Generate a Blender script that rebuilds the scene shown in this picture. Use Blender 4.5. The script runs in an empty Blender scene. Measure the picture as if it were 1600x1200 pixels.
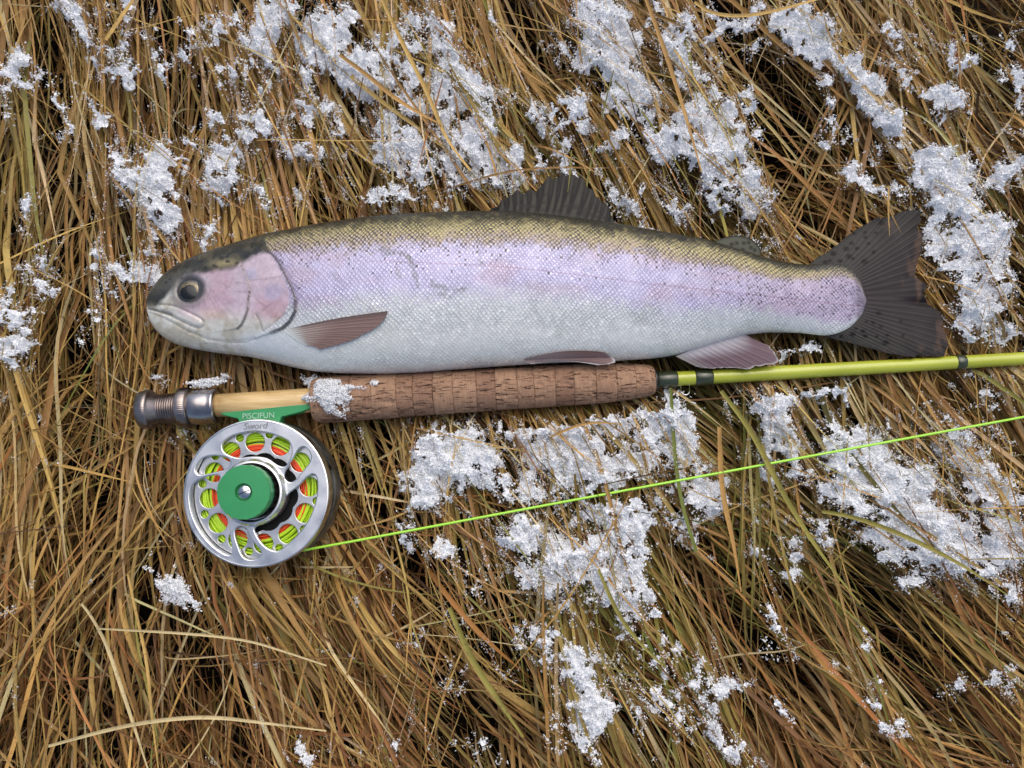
import bpy, math
import numpy as np
from mathutils import Vector, Matrix

rng = np.random.default_rng(7)
scene = bpy.context.scene

# ------------------------------------------------------------------ camera, sky, sun, exposure
FPX = 1250.0                      # focal length in photograph pixels (1600 px wide)
TILT = math.radians(7.0)
ZREF = 0.015                      # height of the fish's mid plane
DEPTH = 0.4625
CAM = np.array([0.0, -DEPTH * math.sin(TILT), ZREF + DEPTH * math.cos(TILT)])
cam_data = bpy.data.cameras.new('camera')
cam = bpy.data.objects.new('camera', cam_data)
scene.collection.objects.link(cam)
cam_data.sensor_width = 36.0
cam_data.lens = 36.0 * FPX / 1600.0
cam_data.clip_start = 0.01
cam_data.clip_end = 200.0
cam.location = CAM
cam.rotation_euler = (TILT, 0, 0)
scene.camera = cam

SUN_EL, SUN_AZ = math.radians(58), math.radians(20)
world = bpy.data.worlds.new('World')
scene.world = world
world.use_nodes = True
wn = world.node_tree
sky = wn.nodes.new('ShaderNodeTexSky')
sky.sky_type = 'NISHITA'
sky.sun_disc = False
sky.sun_elevation = SUN_EL
sky.sun_rotation = SUN_AZ
sky.air_density = 0.9
sky.dust_density = 4.0
sky.ozone_density = 1.0
wn.links.new(sky.outputs[0], wn.nodes['Background'].inputs[0])
wn.nodes['Background'].inputs[1].default_value = 0.10
sun_data = bpy.data.lights.new('sun', 'SUN')
sun_data.energy = 1.25
sun_data.angle = math.radians(75)
sun_data.color = (1.0, 0.95, 0.88)
sun = bpy.data.objects.new('sun', sun_data)
scene.collection.objects.link(sun)
# sun stands at azimuth SUN_AZ from +Y (towards +X), elevation SUN_EL
sdir = Vector((math.sin(SUN_AZ) * math.cos(SUN_EL), math.cos(SUN_AZ) * math.cos(SUN_EL), math.sin(SUN_EL)))
sun.rotation_euler = (-sdir).to_track_quat('-Z', 'Y').to_euler()
scene.view_settings.view_transform = 'Standard'
scene.view_settings.look = 'None'
scene.view_settings.exposure = 0.43
scene.view_settings.gamma = 1.0
scene.view_settings.use_curve_mapping = False
scene.render.engine = 'CYCLES'
scene.cycles.max_bounces = 6
scene.cycles.diffuse_bounces = 4
scene.cycles.glossy_bounces = 3
scene.cycles.transparent_max_bounces = 6

# ------------------------------------------------------------------ helpers
def P(px, py, z):
    """world point at height z that the photograph shows at pixel (px, py)"""
    px = np.asarray(px, float); py = np.asarray(py, float); z = np.asarray(z, float)
    px, py, z = np.broadcast_arrays(px, py, z)
    dx = (px - 800) / FPX; dy = -(py - 600) / FPX; dz = -np.ones_like(dx)
    c, s = math.cos(TILT), math.sin(TILT)
    wy = dy * c - dz * s; wz = dy * s + dz * c
    k = (z - CAM[2]) / wz
    return np.stack([CAM[0] + dx * k, CAM[1] + wy * k, z], -1)

def PX(w):
    """pixel of world points w (n,3)"""
    d = np.asarray(w, float) - CAM
    c, s = math.cos(TILT), math.sin(TILT)
    y = d[..., 1] * c + d[..., 2] * s; z = -d[..., 1] * s + d[..., 2] * c
    return 800 + FPX * d[..., 0] / -z, 600 - FPX * y / -z

def unpar(px, py, dz):
    """a point seen at (px,py) that lies dz above the mid plane: its place on the mid plane, in pixels"""
    w = P(px, py, ZREF + dz).copy(); w[..., 2] = ZREF
    return PX(w)

S = DEPTH / FPX                   # metres per pixel on the mid plane

def lin(c):
    c = np.asarray(c, float) / 255.0
    return np.where(c <= 0.04045, c / 12.92, ((c + 0.055) / 1.055) ** 2.4)

def smooth(a, b, x):
    t = np.clip((np.asarray(x, float) - a) / (b - a), 0, 1)
    return t * t * (3 - 2 * t)

def _hash(ix, iy, seed):
    h = (ix.astype(np.int64) * 374761393 + iy.astype(np.int64) * 668265263 + seed * 974711) & 0x7fffffff
    h = ((h ^ (h >> 13)) * 1274126177) & 0x7fffffff
    return ((h ^ (h >> 16)) & 0xffff) / 65535.0

def vnoise(x, y, seed=0):
    x = np.asarray(x, float); y = np.asarray(y, float)
    ix = np.floor(x).astype(int); iy = np.floor(y).astype(int)
    fx = x - ix; fy = y - iy
    fx = fx * fx * (3 - 2 * fx); fy = fy * fy * (3 - 2 * fy)
    a = _hash(ix, iy, seed); b = _hash(ix + 1, iy, seed); c = _hash(ix, iy + 1, seed); d = _hash(ix + 1, iy + 1, seed)
    return (a * (1 - fx) + b * fx) * (1 - fy) + (c * (1 - fx) + d * fx) * fy

def fbm(x, y, seed=0, o=4):
    s = 0; a = 0.5; n = 0
    for i in range(o):
        s = s + a * vnoise(x * 2 ** i, y * 2 ** i, seed + i * 17); n += a; a *= 0.5
    return s / n

def mesh_np(name, V, F, smooth_shade=True):
    """mesh from vertex array and one uniform face array (or a list of face arrays)"""
    me = bpy.data.meshes.new(name)
    Fs = F if isinstance(F, (list, tuple)) else [F]
    Fs = [np.asarray(f, np.int32) for f in Fs if len(f)]
    me.vertices.add(len(V))
    me.vertices.foreach_set('co', np.ascontiguousarray(V, np.float32).ravel())
    loops = np.concatenate([f.ravel() for f in Fs])
    tot = np.concatenate([np.full(len(f), f.shape[1], np.int32) for f in Fs])
    me.loops.add(len(loops)); me.loops.foreach_set('vertex_index', loops)
    me.polygons.add(len(tot))
    start = np.concatenate([[0], np.cumsum(tot)[:-1]]).astype(np.int32)
    me.polygons.foreach_set('loop_start', start)
    me.polygons.foreach_set('loop_total', tot)
    me.polygons.foreach_set('use_smooth', np.full(len(tot), smooth_shade))
    me.update(calc_edges=True)
    return me

def vcol(me, name, rgb):
    rgb = np.asarray(rgb, np.float32)
    a = me.attributes.new(name, 'FLOAT_COLOR', 'POINT')
    out = np.ones((len(rgb), 4), np.float32); out[:, :rgb.shape[1]] = rgb
    a.data.foreach_set('color', out.ravel())

def vuv(me, name, uv):
    a = me.attributes.new(name, 'FLOAT2', 'POINT')
    a.data.foreach_set('vector', np.ascontiguousarray(uv, np.float32).ravel())

def grid_faces(nu, nv, wrap=False):
    i = np.arange(nu - 1)[:, None]; nvv = nv if wrap else nv - 1
    j = np.arange(nvv)[None, :]; j2 = (j + 1) % nv
    a = i * nv + j; b = i * nv + j2; c = (i + 1) * nv + j2; d = (i + 1) * nv + j
    return np.stack([a, b, c, d], -1).reshape(-1, 4)

def add(name, me, mat, parent=None, **props):
    o = bpy.data.objects.new(name, me)
    scene.collection.objects.link(o)
    if mat is not None and len(me.materials) == 0: me.materials.append(mat)
    if parent is not None: o.parent = parent
    for k, v in props.items(): o[k] = v
    return o

def thing(name, loc, label, category, group=None):
    o = bpy.data.objects.new(name, None)
    o.empty_display_size = 0.02
    scene.collection.objects.link(o)
    o.location = tuple(loc); o['label'] = label; o['category'] = category
    if group: o['group'] = group
    return o

def polydist(x, y, pts):
    """distance to a polyline and the side (cross product sign) of the nearest segment"""
    best = np.full(np.shape(x), 1e9); side = np.zeros(np.shape(x))
    for (x0, y0), (x1, y1) in zip(pts[:-1], pts[1:]):
        dx, dy = x1 - x0, y1 - y0; L = dx * dx + dy * dy + 1e-9
        t = np.clip(((x - x0) * dx + (y - y0) * dy) / L, 0, 1)
        d = np.hypot(x - x0 - t * dx, y - y0 - t * dy)
        s = np.sign(dx * (y - y0) - dy * (x - x0))
        m = d < best
        best = np.where(m, d, best); side = np.where(m, s, side)
    return best, side

def inpoly(x, y, pts):
    x = np.asarray(x, float); y = np.asarray(y, float); r = np.zeros(x.shape, bool)
    n = len(pts)
    for i in range(n):
        x0, y0 = pts[i]; x1, y1 = pts[(i + 1) % n]
        if y0 == y1: continue
        c = ((y0 > y) != (y1 > y)) & (x < (x1 - x0) * (y - y0) / (y1 - y0) + x0)
        r ^= c
    return r

def resample(pts, n, sm=True):
    p = np.asarray(pts, float)
    if sm:
        for _ in range(2):
            q = np.empty((2 * len(p), p.shape[1])); q[0] = p[0]; q[-1] = p[-1]
            q[1:-1:2] = 0.75 * p[:-1] + 0.25 * p[1:]; q[2:-1:2] = 0.25 * p[:-1] + 0.75 * p[1:]
            p = q
    d = np.concatenate([[0], np.cumsum(np.linalg.norm(np.diff(p, axis=0), axis=1))])
    t = np.linspace(0, d[-1], n)
    return np.stack([np.interp(t, d, p[:, k]) for k in range(p.shape[1])], -1)

# ------------------------------------------------------------------ materials
class NT:
    def __init__(self, name):
        self.m = bpy.data.materials.new(name); self.m.use_nodes = True
        self.t = self.m.node_tree; self.b = self.t.nodes['Principled BSDF']
        self.out = self.t.nodes['Material Output']
    def n(self, typ, **kw):
        o = self.t.nodes.new(typ)
        for k, v in kw.items(): setattr(o, k, v)
        return o
    def set(self, node, i, v):
        s = node.inputs[i]
        if isinstance(v, bpy.types.NodeSocket): self.t.links.new(v, s)
        else: s.default_value = v
    def math(self, op, a, b=None, c=None, clamp=False):
        o = self.n('ShaderNodeMath', operation=op, use_clamp=clamp); self.set(o, 0, a)
        if b is not None: self.set(o, 1, b)
        if c is not None: self.set(o, 2, c)
        return o.outputs[0]
    def mix(self, f, a, b, blend='MIX'):
        o = self.n('ShaderNodeMix', data_type='RGBA', blend_type=blend)
        self.set(o, 0, f); self.set(o, 6, a); self.set(o, 7, b)
        return o.outputs[2]
    def ramp(self, f, stops):
        o = self.n('ShaderNodeValToRGB'); self.set(o, 0, f); e = o.color_ramp.elements
        while len(e) < len(stops): e.new(0.5)
        for k, (p, c) in enumerate(stops):
            e[k].position = p; e[k].color = (*c, 1) if len(c) == 3 else c
        return o.outputs[0]
    def mapr(self, f, a, b, c, d, sm=False):
        o = self.n('ShaderNodeMapRange', interpolation_type='SMOOTHSTEP' if sm else 'LINEAR')
        for i, v in enumerate((f, a, b, c, d)): self.set(o, i, v)
        return o.outputs[0]
    def noise(self, vec, scale, detail=3.0, rough=0.5, dist=0.0):
        o = self.n('ShaderNodeTexNoise')
        if vec is not None: self.set(o, 'Vector', vec)
        self.set(o, 'Scale', scale); self.set(o, 'Detail', detail); self.set(o, 'Roughness', rough); self.set(o, 'Distortion', dist)
        return o.outputs[0]
    def attr(self, name): return self.n('ShaderNodeAttribute', attribute_name=name)
    def obj(self): return self.n('ShaderNodeTexCoord').outputs['Object']
    def mapping(self, vec, scale=(1, 1, 1), loc=(0, 0, 0), rot=(0, 0, 0)):
        o = self.n('ShaderNodeMapping'); self.set(o, 0, vec); o.inputs[1].default_value = loc
        o.inputs[2].default_value = rot; o.inputs[3].default_value = scale
        return o.outputs[0]
    def bump(self, h, strength, dist):
        o = self.n('ShaderNodeBump'); self.set(o, 'Height', h); self.set(o, 'Strength', strength); self.set(o, 'Distance', dist)
        return o.outputs[0]
    def P(self, **kw):
        for k, v in kw.items(): self.set(self.b, k.replace('_', ' '), v)

def metal(name, rgb, rough, metallic=1.0, scratch=0.25, scale=900.0):
    m = NT(name); o = m.obj()
    n1 = m.noise(o, scale, 4); n2 = m.noise(o, scale * 0.12, 3)
    col = m.mix(m.mapr(n2, 0.35, 0.7, 0, 1), (*[c * (1 - scratch) for c in rgb], 1), (*rgb, 1))
    m.P(Base_Color=col, Metallic=metallic, Roughness=m.mapr(n2, 0.3, 0.7, rough * 0.8, rough * 1.3),
        Normal=m.bump(n1, 0.02, 0.0003))
    return m.m

def paint(name, rgb, rough, var=0.12, coat=0.3, scale=500.0, spec=0.5):
    m = NT(name); o = m.obj(); n = m.noise(o, scale, 4); n2 = m.noise(o, scale * 0.1, 3)
    c = m.mix(m.mapr(n2, 0.3, 0.7, 0, 1), (*[v * (1 - var) for v in rgb], 1), (*[min(1, v * (1 + var)) for v in rgb], 1))
    m.P(Base_Color=c, Roughness=m.mapr(n, 0.3, 0.7, rough * 0.75, rough * 1.25), Coat_Weight=coat, Coat_Roughness=0.15,
        Specular_IOR_Level=spec, Normal=m.bump(n, 0.05, 0.0003))
    return m.m

# ------------------------------------------------------------------ heights under the things (grass and snow stay below these)
MX0, MY0, MRES, MNX, MNY = -400, -400, 2.0, 1200, 1000
gx = MX0 + MRES * np.arange(MNX); gy = MY0 + MRES * np.arange(MNY)
GX, GY = np.meshgrid(gx, gy)
ZL = np.full(GX.shape, 0.06)

# ---- fish outline (photograph pixels on the mid plane)
TOP = [(229, 467), (234, 456), (243, 444), (255, 430), (275, 415), (300, 403), (330, 392), (360, 383), (390, 374), (415, 367), (440, 362), (470, 356), (500, 351),
       (550, 344), (600, 338), (650, 335), (700, 333), (750, 332), (800, 333), (850, 336), (900, 342), (950, 349), (1000, 357), (1050, 366), (1100, 374),
       (1143, 387), (1189, 401), (1230, 411), (1260, 414), (1300, 411), (1320, 414), (1335, 423), (1345, 440), (1353, 466)]
BOT = [(229, 478), (231, 490), (236, 505), (243, 516), (256, 528), (275, 538), (300, 545), (330, 550), (360, 554), (388, 557), (420, 564), (450, 572), (490, 580),
       (530, 583), (600, 584), (650, 582), (700, 578), (780, 572), (860, 567), (960, 564), (1020, 560), (1055, 555), (1100, 541), (1130, 532), (1160, 524), (1200, 519),
       (1250, 520), (1290, 525), (1310, 521), (1325, 514), (1338, 503), (1347, 491), (1353, 474)]
WID = [(229, 3), (234, 9), (243, 14), (260, 21), (280, 27), (300, 33), (340, 41), (390, 49), (440, 56), (520, 64), (620, 70), (760, 70), (900, 62), (1020, 52), (1120, 40),
       (1200, 29), (1260, 20), (1300, 13), (1330, 7), (1353, 2)]
def tab(T, x, sm=6):
    T = np.array(T, float); xs = np.arange(T[0, 0], T[-1, 0] + 0.5, 1.0); v = np.interp(xs, T[:, 0], T[:, 1])
    k = np.ones(2 * sm + 1) / (2 * sm + 1); vp = np.pad(v, 2 * sm, mode='reflect', reflect_type='odd')
    w = np.convolve(np.convolve(vp, k, 'same'), k, 'same')[2 * sm:-2 * sm]
    e = np.minimum(xs - xs[0], xs[-1] - xs); b = np.clip((e - 4) / 14, 0, 1)
    return np.interp(x, xs, v * (1 - b) + w * b)
def fish_surf(x, y):
    """height of the fish's upper flank over the mid plane, in pixels"""
    yt = tab(TOP, x); yb = tab(BOT, x); w = tab(WID, x)
    q = np.clip((y - (yt + yb) / 2) / np.maximum((yb - yt) / 2, 0.5), -1, 1)
    return w * (1 - q * q) ** 0.46
TAIL_EDGE = [(1264, 412), (1282, 400), (1312, 380), (1338, 358), (1355, 346), (1385, 335), (1410, 329), (1428, 327), (1440, 333), (1446, 352), (1445, 378), (1443, 405),
             (1445, 430), (1447, 450), (1452, 458), (1464, 471), (1476, 490), (1484, 512), (1489, 535), (1489, 551), (1470, 556), (1440, 556), (1400, 552), (1360, 543), (1325, 533), (1280, 523)]
DORSAL_EDGE = [(757, 333), (771, 319), (797, 303), (838, 286), (872, 276), (903, 271), (917, 279), (932, 298), (946, 320), (957, 340), (962, 354)]
ADI_EDGE = [(1112, 379), (1124, 373), (1138, 368), (1156, 366), (1174, 371), (1187, 382), (1191, 394), (1188, 404)]

# ---- rod axis
ROD_Z = 0.0065
def rod_y(x): return 625.0 - 0.0585 * (np.asarray(x, float) - 490.0)
rodA = P(230, rod_y(230), ROD_Z); rodB = P(1600, rod_y(1600), ROD_Z)
rod_dir = (rodB - rodA) / np.linalg.norm(rodB - rodA)
rod_side = np.cross([0, 0, 1.0], rod_dir); rod_up = np.array([0, 0, 1.0])
def rod_t(px):
    """metres along the rod axis, from the point seen at x = 230, of the point seen at px"""
    w = P(px, rod_y(px), ROD_Z); return float(np.dot(w - rodA, rod_dir))
REEL_C = (400.0, 770.0); REEL_R = 115.5; REEL_FACE = 0.0195; REEL_BACK = -0.010

def limit(mask, z):
    global ZL
    ZL = np.where(mask, np.minimum(ZL, z), ZL)
xin = (GX > 229) & (GX < 1353)
yt = tab(TOP, np.clip(gx, 229, 1353)); yb = tab(BOT, np.clip(gx, 229, 1353)); wv = tab(WID, np.clip(gx, 229, 1353))
q = np.abs((GY - (yt + yb) / 2) / np.maximum((yb - yt) / 2, 1))
limit(xin & (q < 1.0), ZREF - 0.0008 - S * wv[None, :] * np.clip(1 - q * q, 0, 1) ** 0.46)
limit(inpoly(GX, GY, TAIL_EDGE), 0.0075); limit(inpoly(GX, GY, DORSAL_EDGE), 0.0085); limit(inpoly(GX, GY, ADI_EDGE), 0.009)
limit(inpoly(GX, GY, [(1055, 562), (1154, 525), (1185, 532), (1216, 550), (1214, 572), (1120, 578), (1085, 572)]), 0.0065)
ax_d = np.abs(GY - rod_y(GX)) * 0.998
rodw = np.interp(gx, [215, 240, 250, 285, 300, 340, 341, 490, 491, 600, 900, 1015, 1025, 1026, 1900, 1901], [31, 31, 25, 26, 31, 29, 20, 20, 38, 36, 34, 27, 25, 12, 11, 11])
limit((GX > 215) & (ax_d < rodw[None, :] + 2), ROD_Z - S * np.sqrt(np.clip(rodw[None, :] ** 2 - ax_d ** 2, 0, None)) - 0.001)
limit(np.hypot(GX - REEL_C[0] - 4, GY - REEL_C[1]) < REEL_R + 2, REEL_BACK - 0.001)
limit(np.hypot(GX - REEL_C[0] - 22, GY - REEL_C[1] + 2) < REEL_R + 1, REEL_BACK - 0.001)
LINE_A, LINE_B = (466, 861), (1600, 652)
ld, _ = polydist(GX, GY, [(500, 855), (1900, 597)])
limit(ld < 5, 0.0105)
for _ in range(16):
    z = ZL
    m = np.minimum(np.minimum(np.roll(z, 1, 0), np.roll(z, -1, 0)), np.minimum(np.roll(z, 1, 1), np.roll(z, -1, 1))) + 0.00075
    ZL = np.minimum(ZL, m)
def zlim(px, py):
    i = np.clip(np.round((py - MY0) / MRES).astype(int), 0, MNY - 1); j = np.clip(np.round((px - MX0) / MRES).astype(int), 0, MNX - 1)
    return ZL[i, j]

def gtop(px, py):
    """height of the matted grass"""
    return 0.001 + 0.020 * (fbm(px / 230.0, py / 230.0, 5, 3) - 0.5) + 0.006 * (fbm(px / 80.0, py / 80.0, 9, 2) - 0.5)

# ------------------------------------------------------------------ ground
m = NT('wet_soil'); o = m.obj(); n = m.noise(o, 60, 6); n2 = m.noise(o, 400, 4)
m.P(Base_Color=m.ramp(n, [(0.3, (0.004, 0.0028, 0.0016)), (0.6, (0.012, 0.0075, 0.004)), (0.8, (0.026, 0.016, 0.008))]), Roughness=0.95, Specular_IOR_Level=0.1, Normal=m.bump(n2, 0.8, 0.004))
nx, ny = 120, 120
uu = np.linspace(-1, 1, nx); uu = np.sign(uu) * np.abs(uu) ** 3 * 30.0
X, Y = np.meshgrid(uu, uu, indexing='ij')
Zg = -0.085 + 0.02 * (fbm(X * 9, Y * 9, 3, 3) - 0.5)
ground = add('ground', mesh_np('ground', np.stack([X, Y, Zg], -1).reshape(-1, 3), grid_faces(nx, ny)), m.m, kind='structure', label='dark wet soil under the matted grass')

# (x, y, half length, half width, angle in degrees, strength) in photograph pixels
SNOW = [(700, 690, 45, 50, 0, 1.0), (672, 740, 34, 50, 0, 1.0), (745, 730, 45, 28, 50, .9), (790, 770, 30, 18, 40, .7), (655, 742, 30, 14, 0, .7),
  (870, 665, 70, 26, -10, 1.0), (960, 655, 50, 30, 0, .8), (900, 720, 75, 42, 20, 1.0), (960, 790, 55, 40, 50, 1.0), (990, 720, 30, 50, 0, .8), (850, 760, 40, 25, 0, .75), (985, 830, 25, 40, -20, .9),
  (830, 850, 50, 35, 20, .9), (860, 890, 45, 40, 0, .95), (925, 860, 60, 30, 10, .95), (965, 905, 45, 45, 30, .95), (985, 950, 30, 25, 50, .8), (790, 835, 25, 25, 0, .6),
  (905, 1050, 38, 30, 50, .95), (925, 1100, 30, 45, -5, 1.0), (925, 1160, 18, 35, -10, .7), (870, 1020, 30, 20, 60, .5), (960, 1060, 18, 30, 0, .5),
  (1050, 650, 38, 40, 0, 1.0), (1070, 700, 30, 45, -20, .9), (1100, 760, 28, 50, -15, .8), (1085, 820, 20, 25, 0, .55), (1040, 770, 25, 40, 0, .5), (1020, 690, 22, 40, 0, .7),
  (1200, 625, 35, 20, 0, .9), (1215, 665, 60, 24, 55, 1.0), (1255, 725, 40, 18, 60, .9), (1285, 590, 35, 20, 20, .8), (1250, 560, 40, 14, 10, .8),
  (1310, 690, 30, 32, 0, .95), (1360, 720, 60, 45, 30, 1.0), (1330, 770, 45, 40, 40, 1.0), (1420, 775, 70, 50, 35, 1.0), (1470, 840, 75, 45, 40, 1.0), (1400, 850, 60, 25, 40, .8), (1530, 880, 40, 28, 40, .8), (1440, 900, 30, 18, 30, .5),
  (1510, 700, 35, 28, 50, .8), (1540, 760, 55, 32, 60, .95), (1580, 840, 50, 35, 60, .9), (1590, 780, 18, 25, 0, .8), (1590, 930, 30, 20, 50, .7), (1570, 690, 30, 20, 40, .5), (1480, 650, 25, 20, 40, .5),
  (1470, 265, 40, 40, 0, 1.0), (1490, 310, 42, 45, 30, 1.0), (1525, 370, 40, 45, 40, 1.0), (1475, 370, 26, 40, 0, .7), (1560, 420, 30, 45, -10, .8), (1500, 440, 26, 45, -20, .85), (1530, 500, 30, 55, -25, .9), (1575, 545, 30, 35, -20, .9), (1530, 560, 25, 20, 0, .7), (1560, 610, 25, 30, 0, .5),
  (1255, 30, 34, 36, 0, .9), (1290, 40, 45, 16, 60, .95), (1330, 100, 65, 17, 62, 1.0), (1375, 170, 60, 17, 60, 1.0), (1410, 215, 25, 12, 60, .8), (1270, 60, 22, 28, 0, .7),
  (935, 25, 40, 42, 0, 1.0), (970, 60, 30, 40, 0, .9), (900, 70, 26, 30, 0, .7), (935, 95, 60, 26, 42, 1.0), (985, 130, 55, 26, 55, 1.0), (1010, 165, 30, 18, 50, .7), (875, 40, 20, 30, 0, .4), (890, 175, 22, 16, 0, .7), (915, 190, 18, 14, 0, .6),
  (1060, 40, 26, 40, -15, .7), (1050, 60, 18, 20, 0, .7), (1090, 100, 30, 24, 30, .6), (1045, 215, 60, 20, 25, .95), (1100, 180, 34, 28, 60, 1.0), (1120, 255, 60, 24, 48, 1.0), (1165, 190, 26, 50, -15, .7), (1170, 300, 40, 22, 45, .8), (1140, 230, 30, 20, 0, .8), (1110, 60, 26, 14, 0, .6), (1150, 28, 45, 9, -6, .8), (1180, 70, 16, 16, 0, .6),
  (425, 15, 34, 24, 0, .95), (415, 60, 26, 32, 0, .95), (510, 40, 34, 40, 0, .8), (500, 70, 55, 20, 40, .9), (560, 95, 30, 26, 0, .95), (600, 90, 30, 18, 20, .8), (570, 135, 36, 26, 35, .9), (480, 165, 18, 32, 0, .7), (470, 225, 12, 16, 0, .8), (435, 185, 20, 18, 0, .6), (455, 110, 25, 25, 0, .5),
  (640, 30, 22, 30, 0, .7), (660, 30, 25, 18, 0, .6), (690, 60, 30, 40, 20, .8), (705, 100, 30, 40, -20, .95), (725, 140, 50, 22, 30, .85), (640, 130, 40, 14, 0, .7), (655, 170, 30, 18, 40, .8), (600, 190, 25, 22, 0, .8), (620, 225, 30, 24, 30, .95), (640, 250, 30, 14, 20, .7), (690, 190, 24, 40, 10, .8), (740, 215, 40, 40, 40, .85), (770, 260, 40, 34, 40, .85), (700, 240, 24, 26, 0, .75), (790, 150, 14, 20, 0, .5), (720, 290, 30, 24, 0, .6), (660, 290, 30, 18, 0, .5), (600, 320, 22, 16, 0, .85), (790, 295, 30, 16, 0, .85),
  (240, 235, 22, 38, -12, .95), (225, 290, 34, 30, 0, .95), (250, 320, 24, 45, -15, .85), (190, 280, 20, 22, 0, .7), (235, 370, 16, 22, 0, .5), (340, 235, 26, 22, 20, .85), (350, 275, 18, 32, 0, .8), (155, 170, 22, 16, 40, .75), (160, 430, 22, 30, 0, .5), (215, 430, 30, 18, 0, .55),
  (105, 15, 26, 20, 30, .9), (118, 45, 14, 28, 0, .8), (8, 100, 16, 30, 0, .9), (35, 125, 24, 12, -20, .7), (10, 480, 28, 22, 0, .8), (40, 500, 26, 20, 0, .6), (15, 545, 28, 26, 0, .85), (95, 170, 12, 20, 0, .5), (235, 65, 14, 12, 0, .5), (255, 95, 18, 16, 0, .6), (195, 45, 14, 10, 0, .5), (395, 30, 12, 30, 0, .6), (310, 70, 12, 24, 30, .6), (295, 75, 18, 14, 0, .5), (395, 105, 14, 40, 0, .6),
  (1265, 920, 0.1, 0.1, 0, 0), (1100, 1060, 20, 26, -20, .6), (1130, 1080, 24, 22, 30, .7), (1110, 1130, 22, 38, -15, .7), (1065, 1130, 16, 30, -30, .55), (1000, 1130, 14, 26, -25, .55), (1160, 1180, 20, 24, -20, .6), (860, 985, 20, 24, 0, .5), (820, 990, 18, 26, 0, .5), (750, 910, 12, 20, 0, .4), (470, 1185, 18, 14, 40, .8), (1590, 1070, 18, 25, 40, .6), (1490, 150, 24, 22, 0, .75), (1440, 50, 24, 18, 0, .35), (1590, 50, 18, 24, 0, .5), (1590, 130, 18, 30, -20, .6), (1590, 265, 22, 28, 0, .75), (1430, 95, 22, 16, 40, .45), (1170, 385, 15, 18, 0, .5), (1200, 370, 16, 22, 0, .4), (700, 890, 12, 16, 0, .35), (650, 1010, 10, 20, -30, .3), (500, 660, 26, 16, 0, .5), (280, 690, 22, 18, 0, .45), (325, 598, 28, 6, -4, .8), (60, 400, 14, 12, 0, .5), (235, 600, 14, 10, 0, .4), (1010, 300, 20, 22, 0, .5), (985, 325, 26, 20, 40, .6), (960, 305, 14, 18, 0, .6)]
DARK = [(60, 50, 60, 40), (30, 240, 40, 60), (720, 70, 35, 40), (590, 265, 30, 70), (830, 60, 25, 50), (1245, 245, 55, 80), (1275, 330, 50, 50), (1190, 90, 40, 50), (1330, 40, 40, 45),
        (1340, 100, 30, 50), (1420, 190, 40, 45), (100, 560, 50, 45), (40, 880, 50, 60), (140, 860, 40, 50), (130, 1010, 40, 55), (330, 1090, 70, 50), (200, 900, 40, 40), (520, 1120, 40, 32), (40, 1120, 50, 60),
        (1170, 1000, 26, 30), (1380, 640, 45, 25), (1500, 620, 60, 30), (1270, 980, 30, 22), (700, 1030, 30, 28), (820, 1170, 30, 30), (560, 700, 40, 40), (1570, 60, 40, 60), (1440, 1000, 30, 20), (1330, 1120, 34, 24), (450, 60, 30, 50), (310, 130, 30, 50), (100, 330, 40, 60), (1550, 180, 35, 60), (610, 160, 26, 26), (270, 1010, 60, 40), (610, 960, 50, 40), (1540, 1120, 50, 40)]
_sr = np.random.default_rng(23)
for _x0, _x1, _y0, _y1, _n, _s in [(400, 820, 0, 310, 64, .82), (0, 400, 0, 460, 58, .72), (840, 1200, 0, 330, 46, .82), (1240, 1600, 0, 300, 26, .7), (1440, 1600, 280, 620, 12, .75), (640, 1130, 640, 960, 24, .7),
                                   (1150, 1600, 610, 960, 26, .75), (780, 1200, 960, 1200, 20, .62), (550, 800, 840, 1200, 8, .5), (1200, 1600, 960, 1200, 10, .5), (0, 240, 420, 640, 8, .6)]:
    for _k in range(_n):
        _px, _py = _sr.uniform(_x0, _x1), _sr.uniform(_y0, _y1)
        if any(math.hypot((_px - d_[0]) / d_[2], (_py - d_[1]) / d_[3]) < 1.2 for d_ in DARK): continue
        SNOW.append((_px, _py, _sr.uniform(9, 30), _sr.uniform(6, 15), _sr.normal(62, 25), _s * _sr.uniform(.65, 1.1)))
def snow_field(px, py, grow_=1.27, add_=3):
    """0 .. about 1.1: how deep the fresh snow lies"""
    wx = px + 64 * (fbm(px / 30.0, py / 30.0, 21, 4) - 0.5); wy = py + 64 * (fbm(px / 30.0, py / 30.0, 31, 4) - 0.5)
    f = np.zeros(np.shape(px))
    for x, y, a, b, ang, s in SNOW:
        if s == 0: continue
        q = 1.5 * (max(a, b) * grow_ + add_); sel = (np.abs(wx - x) < q) & (np.abs(wy - y) < q)
        if not sel.any(): continue
        c, n = math.cos(math.radians(ang)), math.sin(math.radians(ang))
        dx = wx[sel] - x; dy = wy[sel] - y
        r = np.hypot((dx * c + dy * n) / (a * grow_ + add_), (-dx * n + dy * c) / (b * grow_ + add_))
        f[sel] = np.maximum(f[sel], s * (1 - smooth(0.38, 1.28, r)))
    return f
def snow_z(px, py, f):
    return np.maximum(gtop(px, py), -0.006) + 0.0008 + 0.008 * f + (0.014 * (fbm(px / 30.0, py / 30.0, 41, 3) - 0.5) + 0.007 * (vnoise(px / 9.0, py / 9.0, 45) - 0.5)) * f

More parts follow.
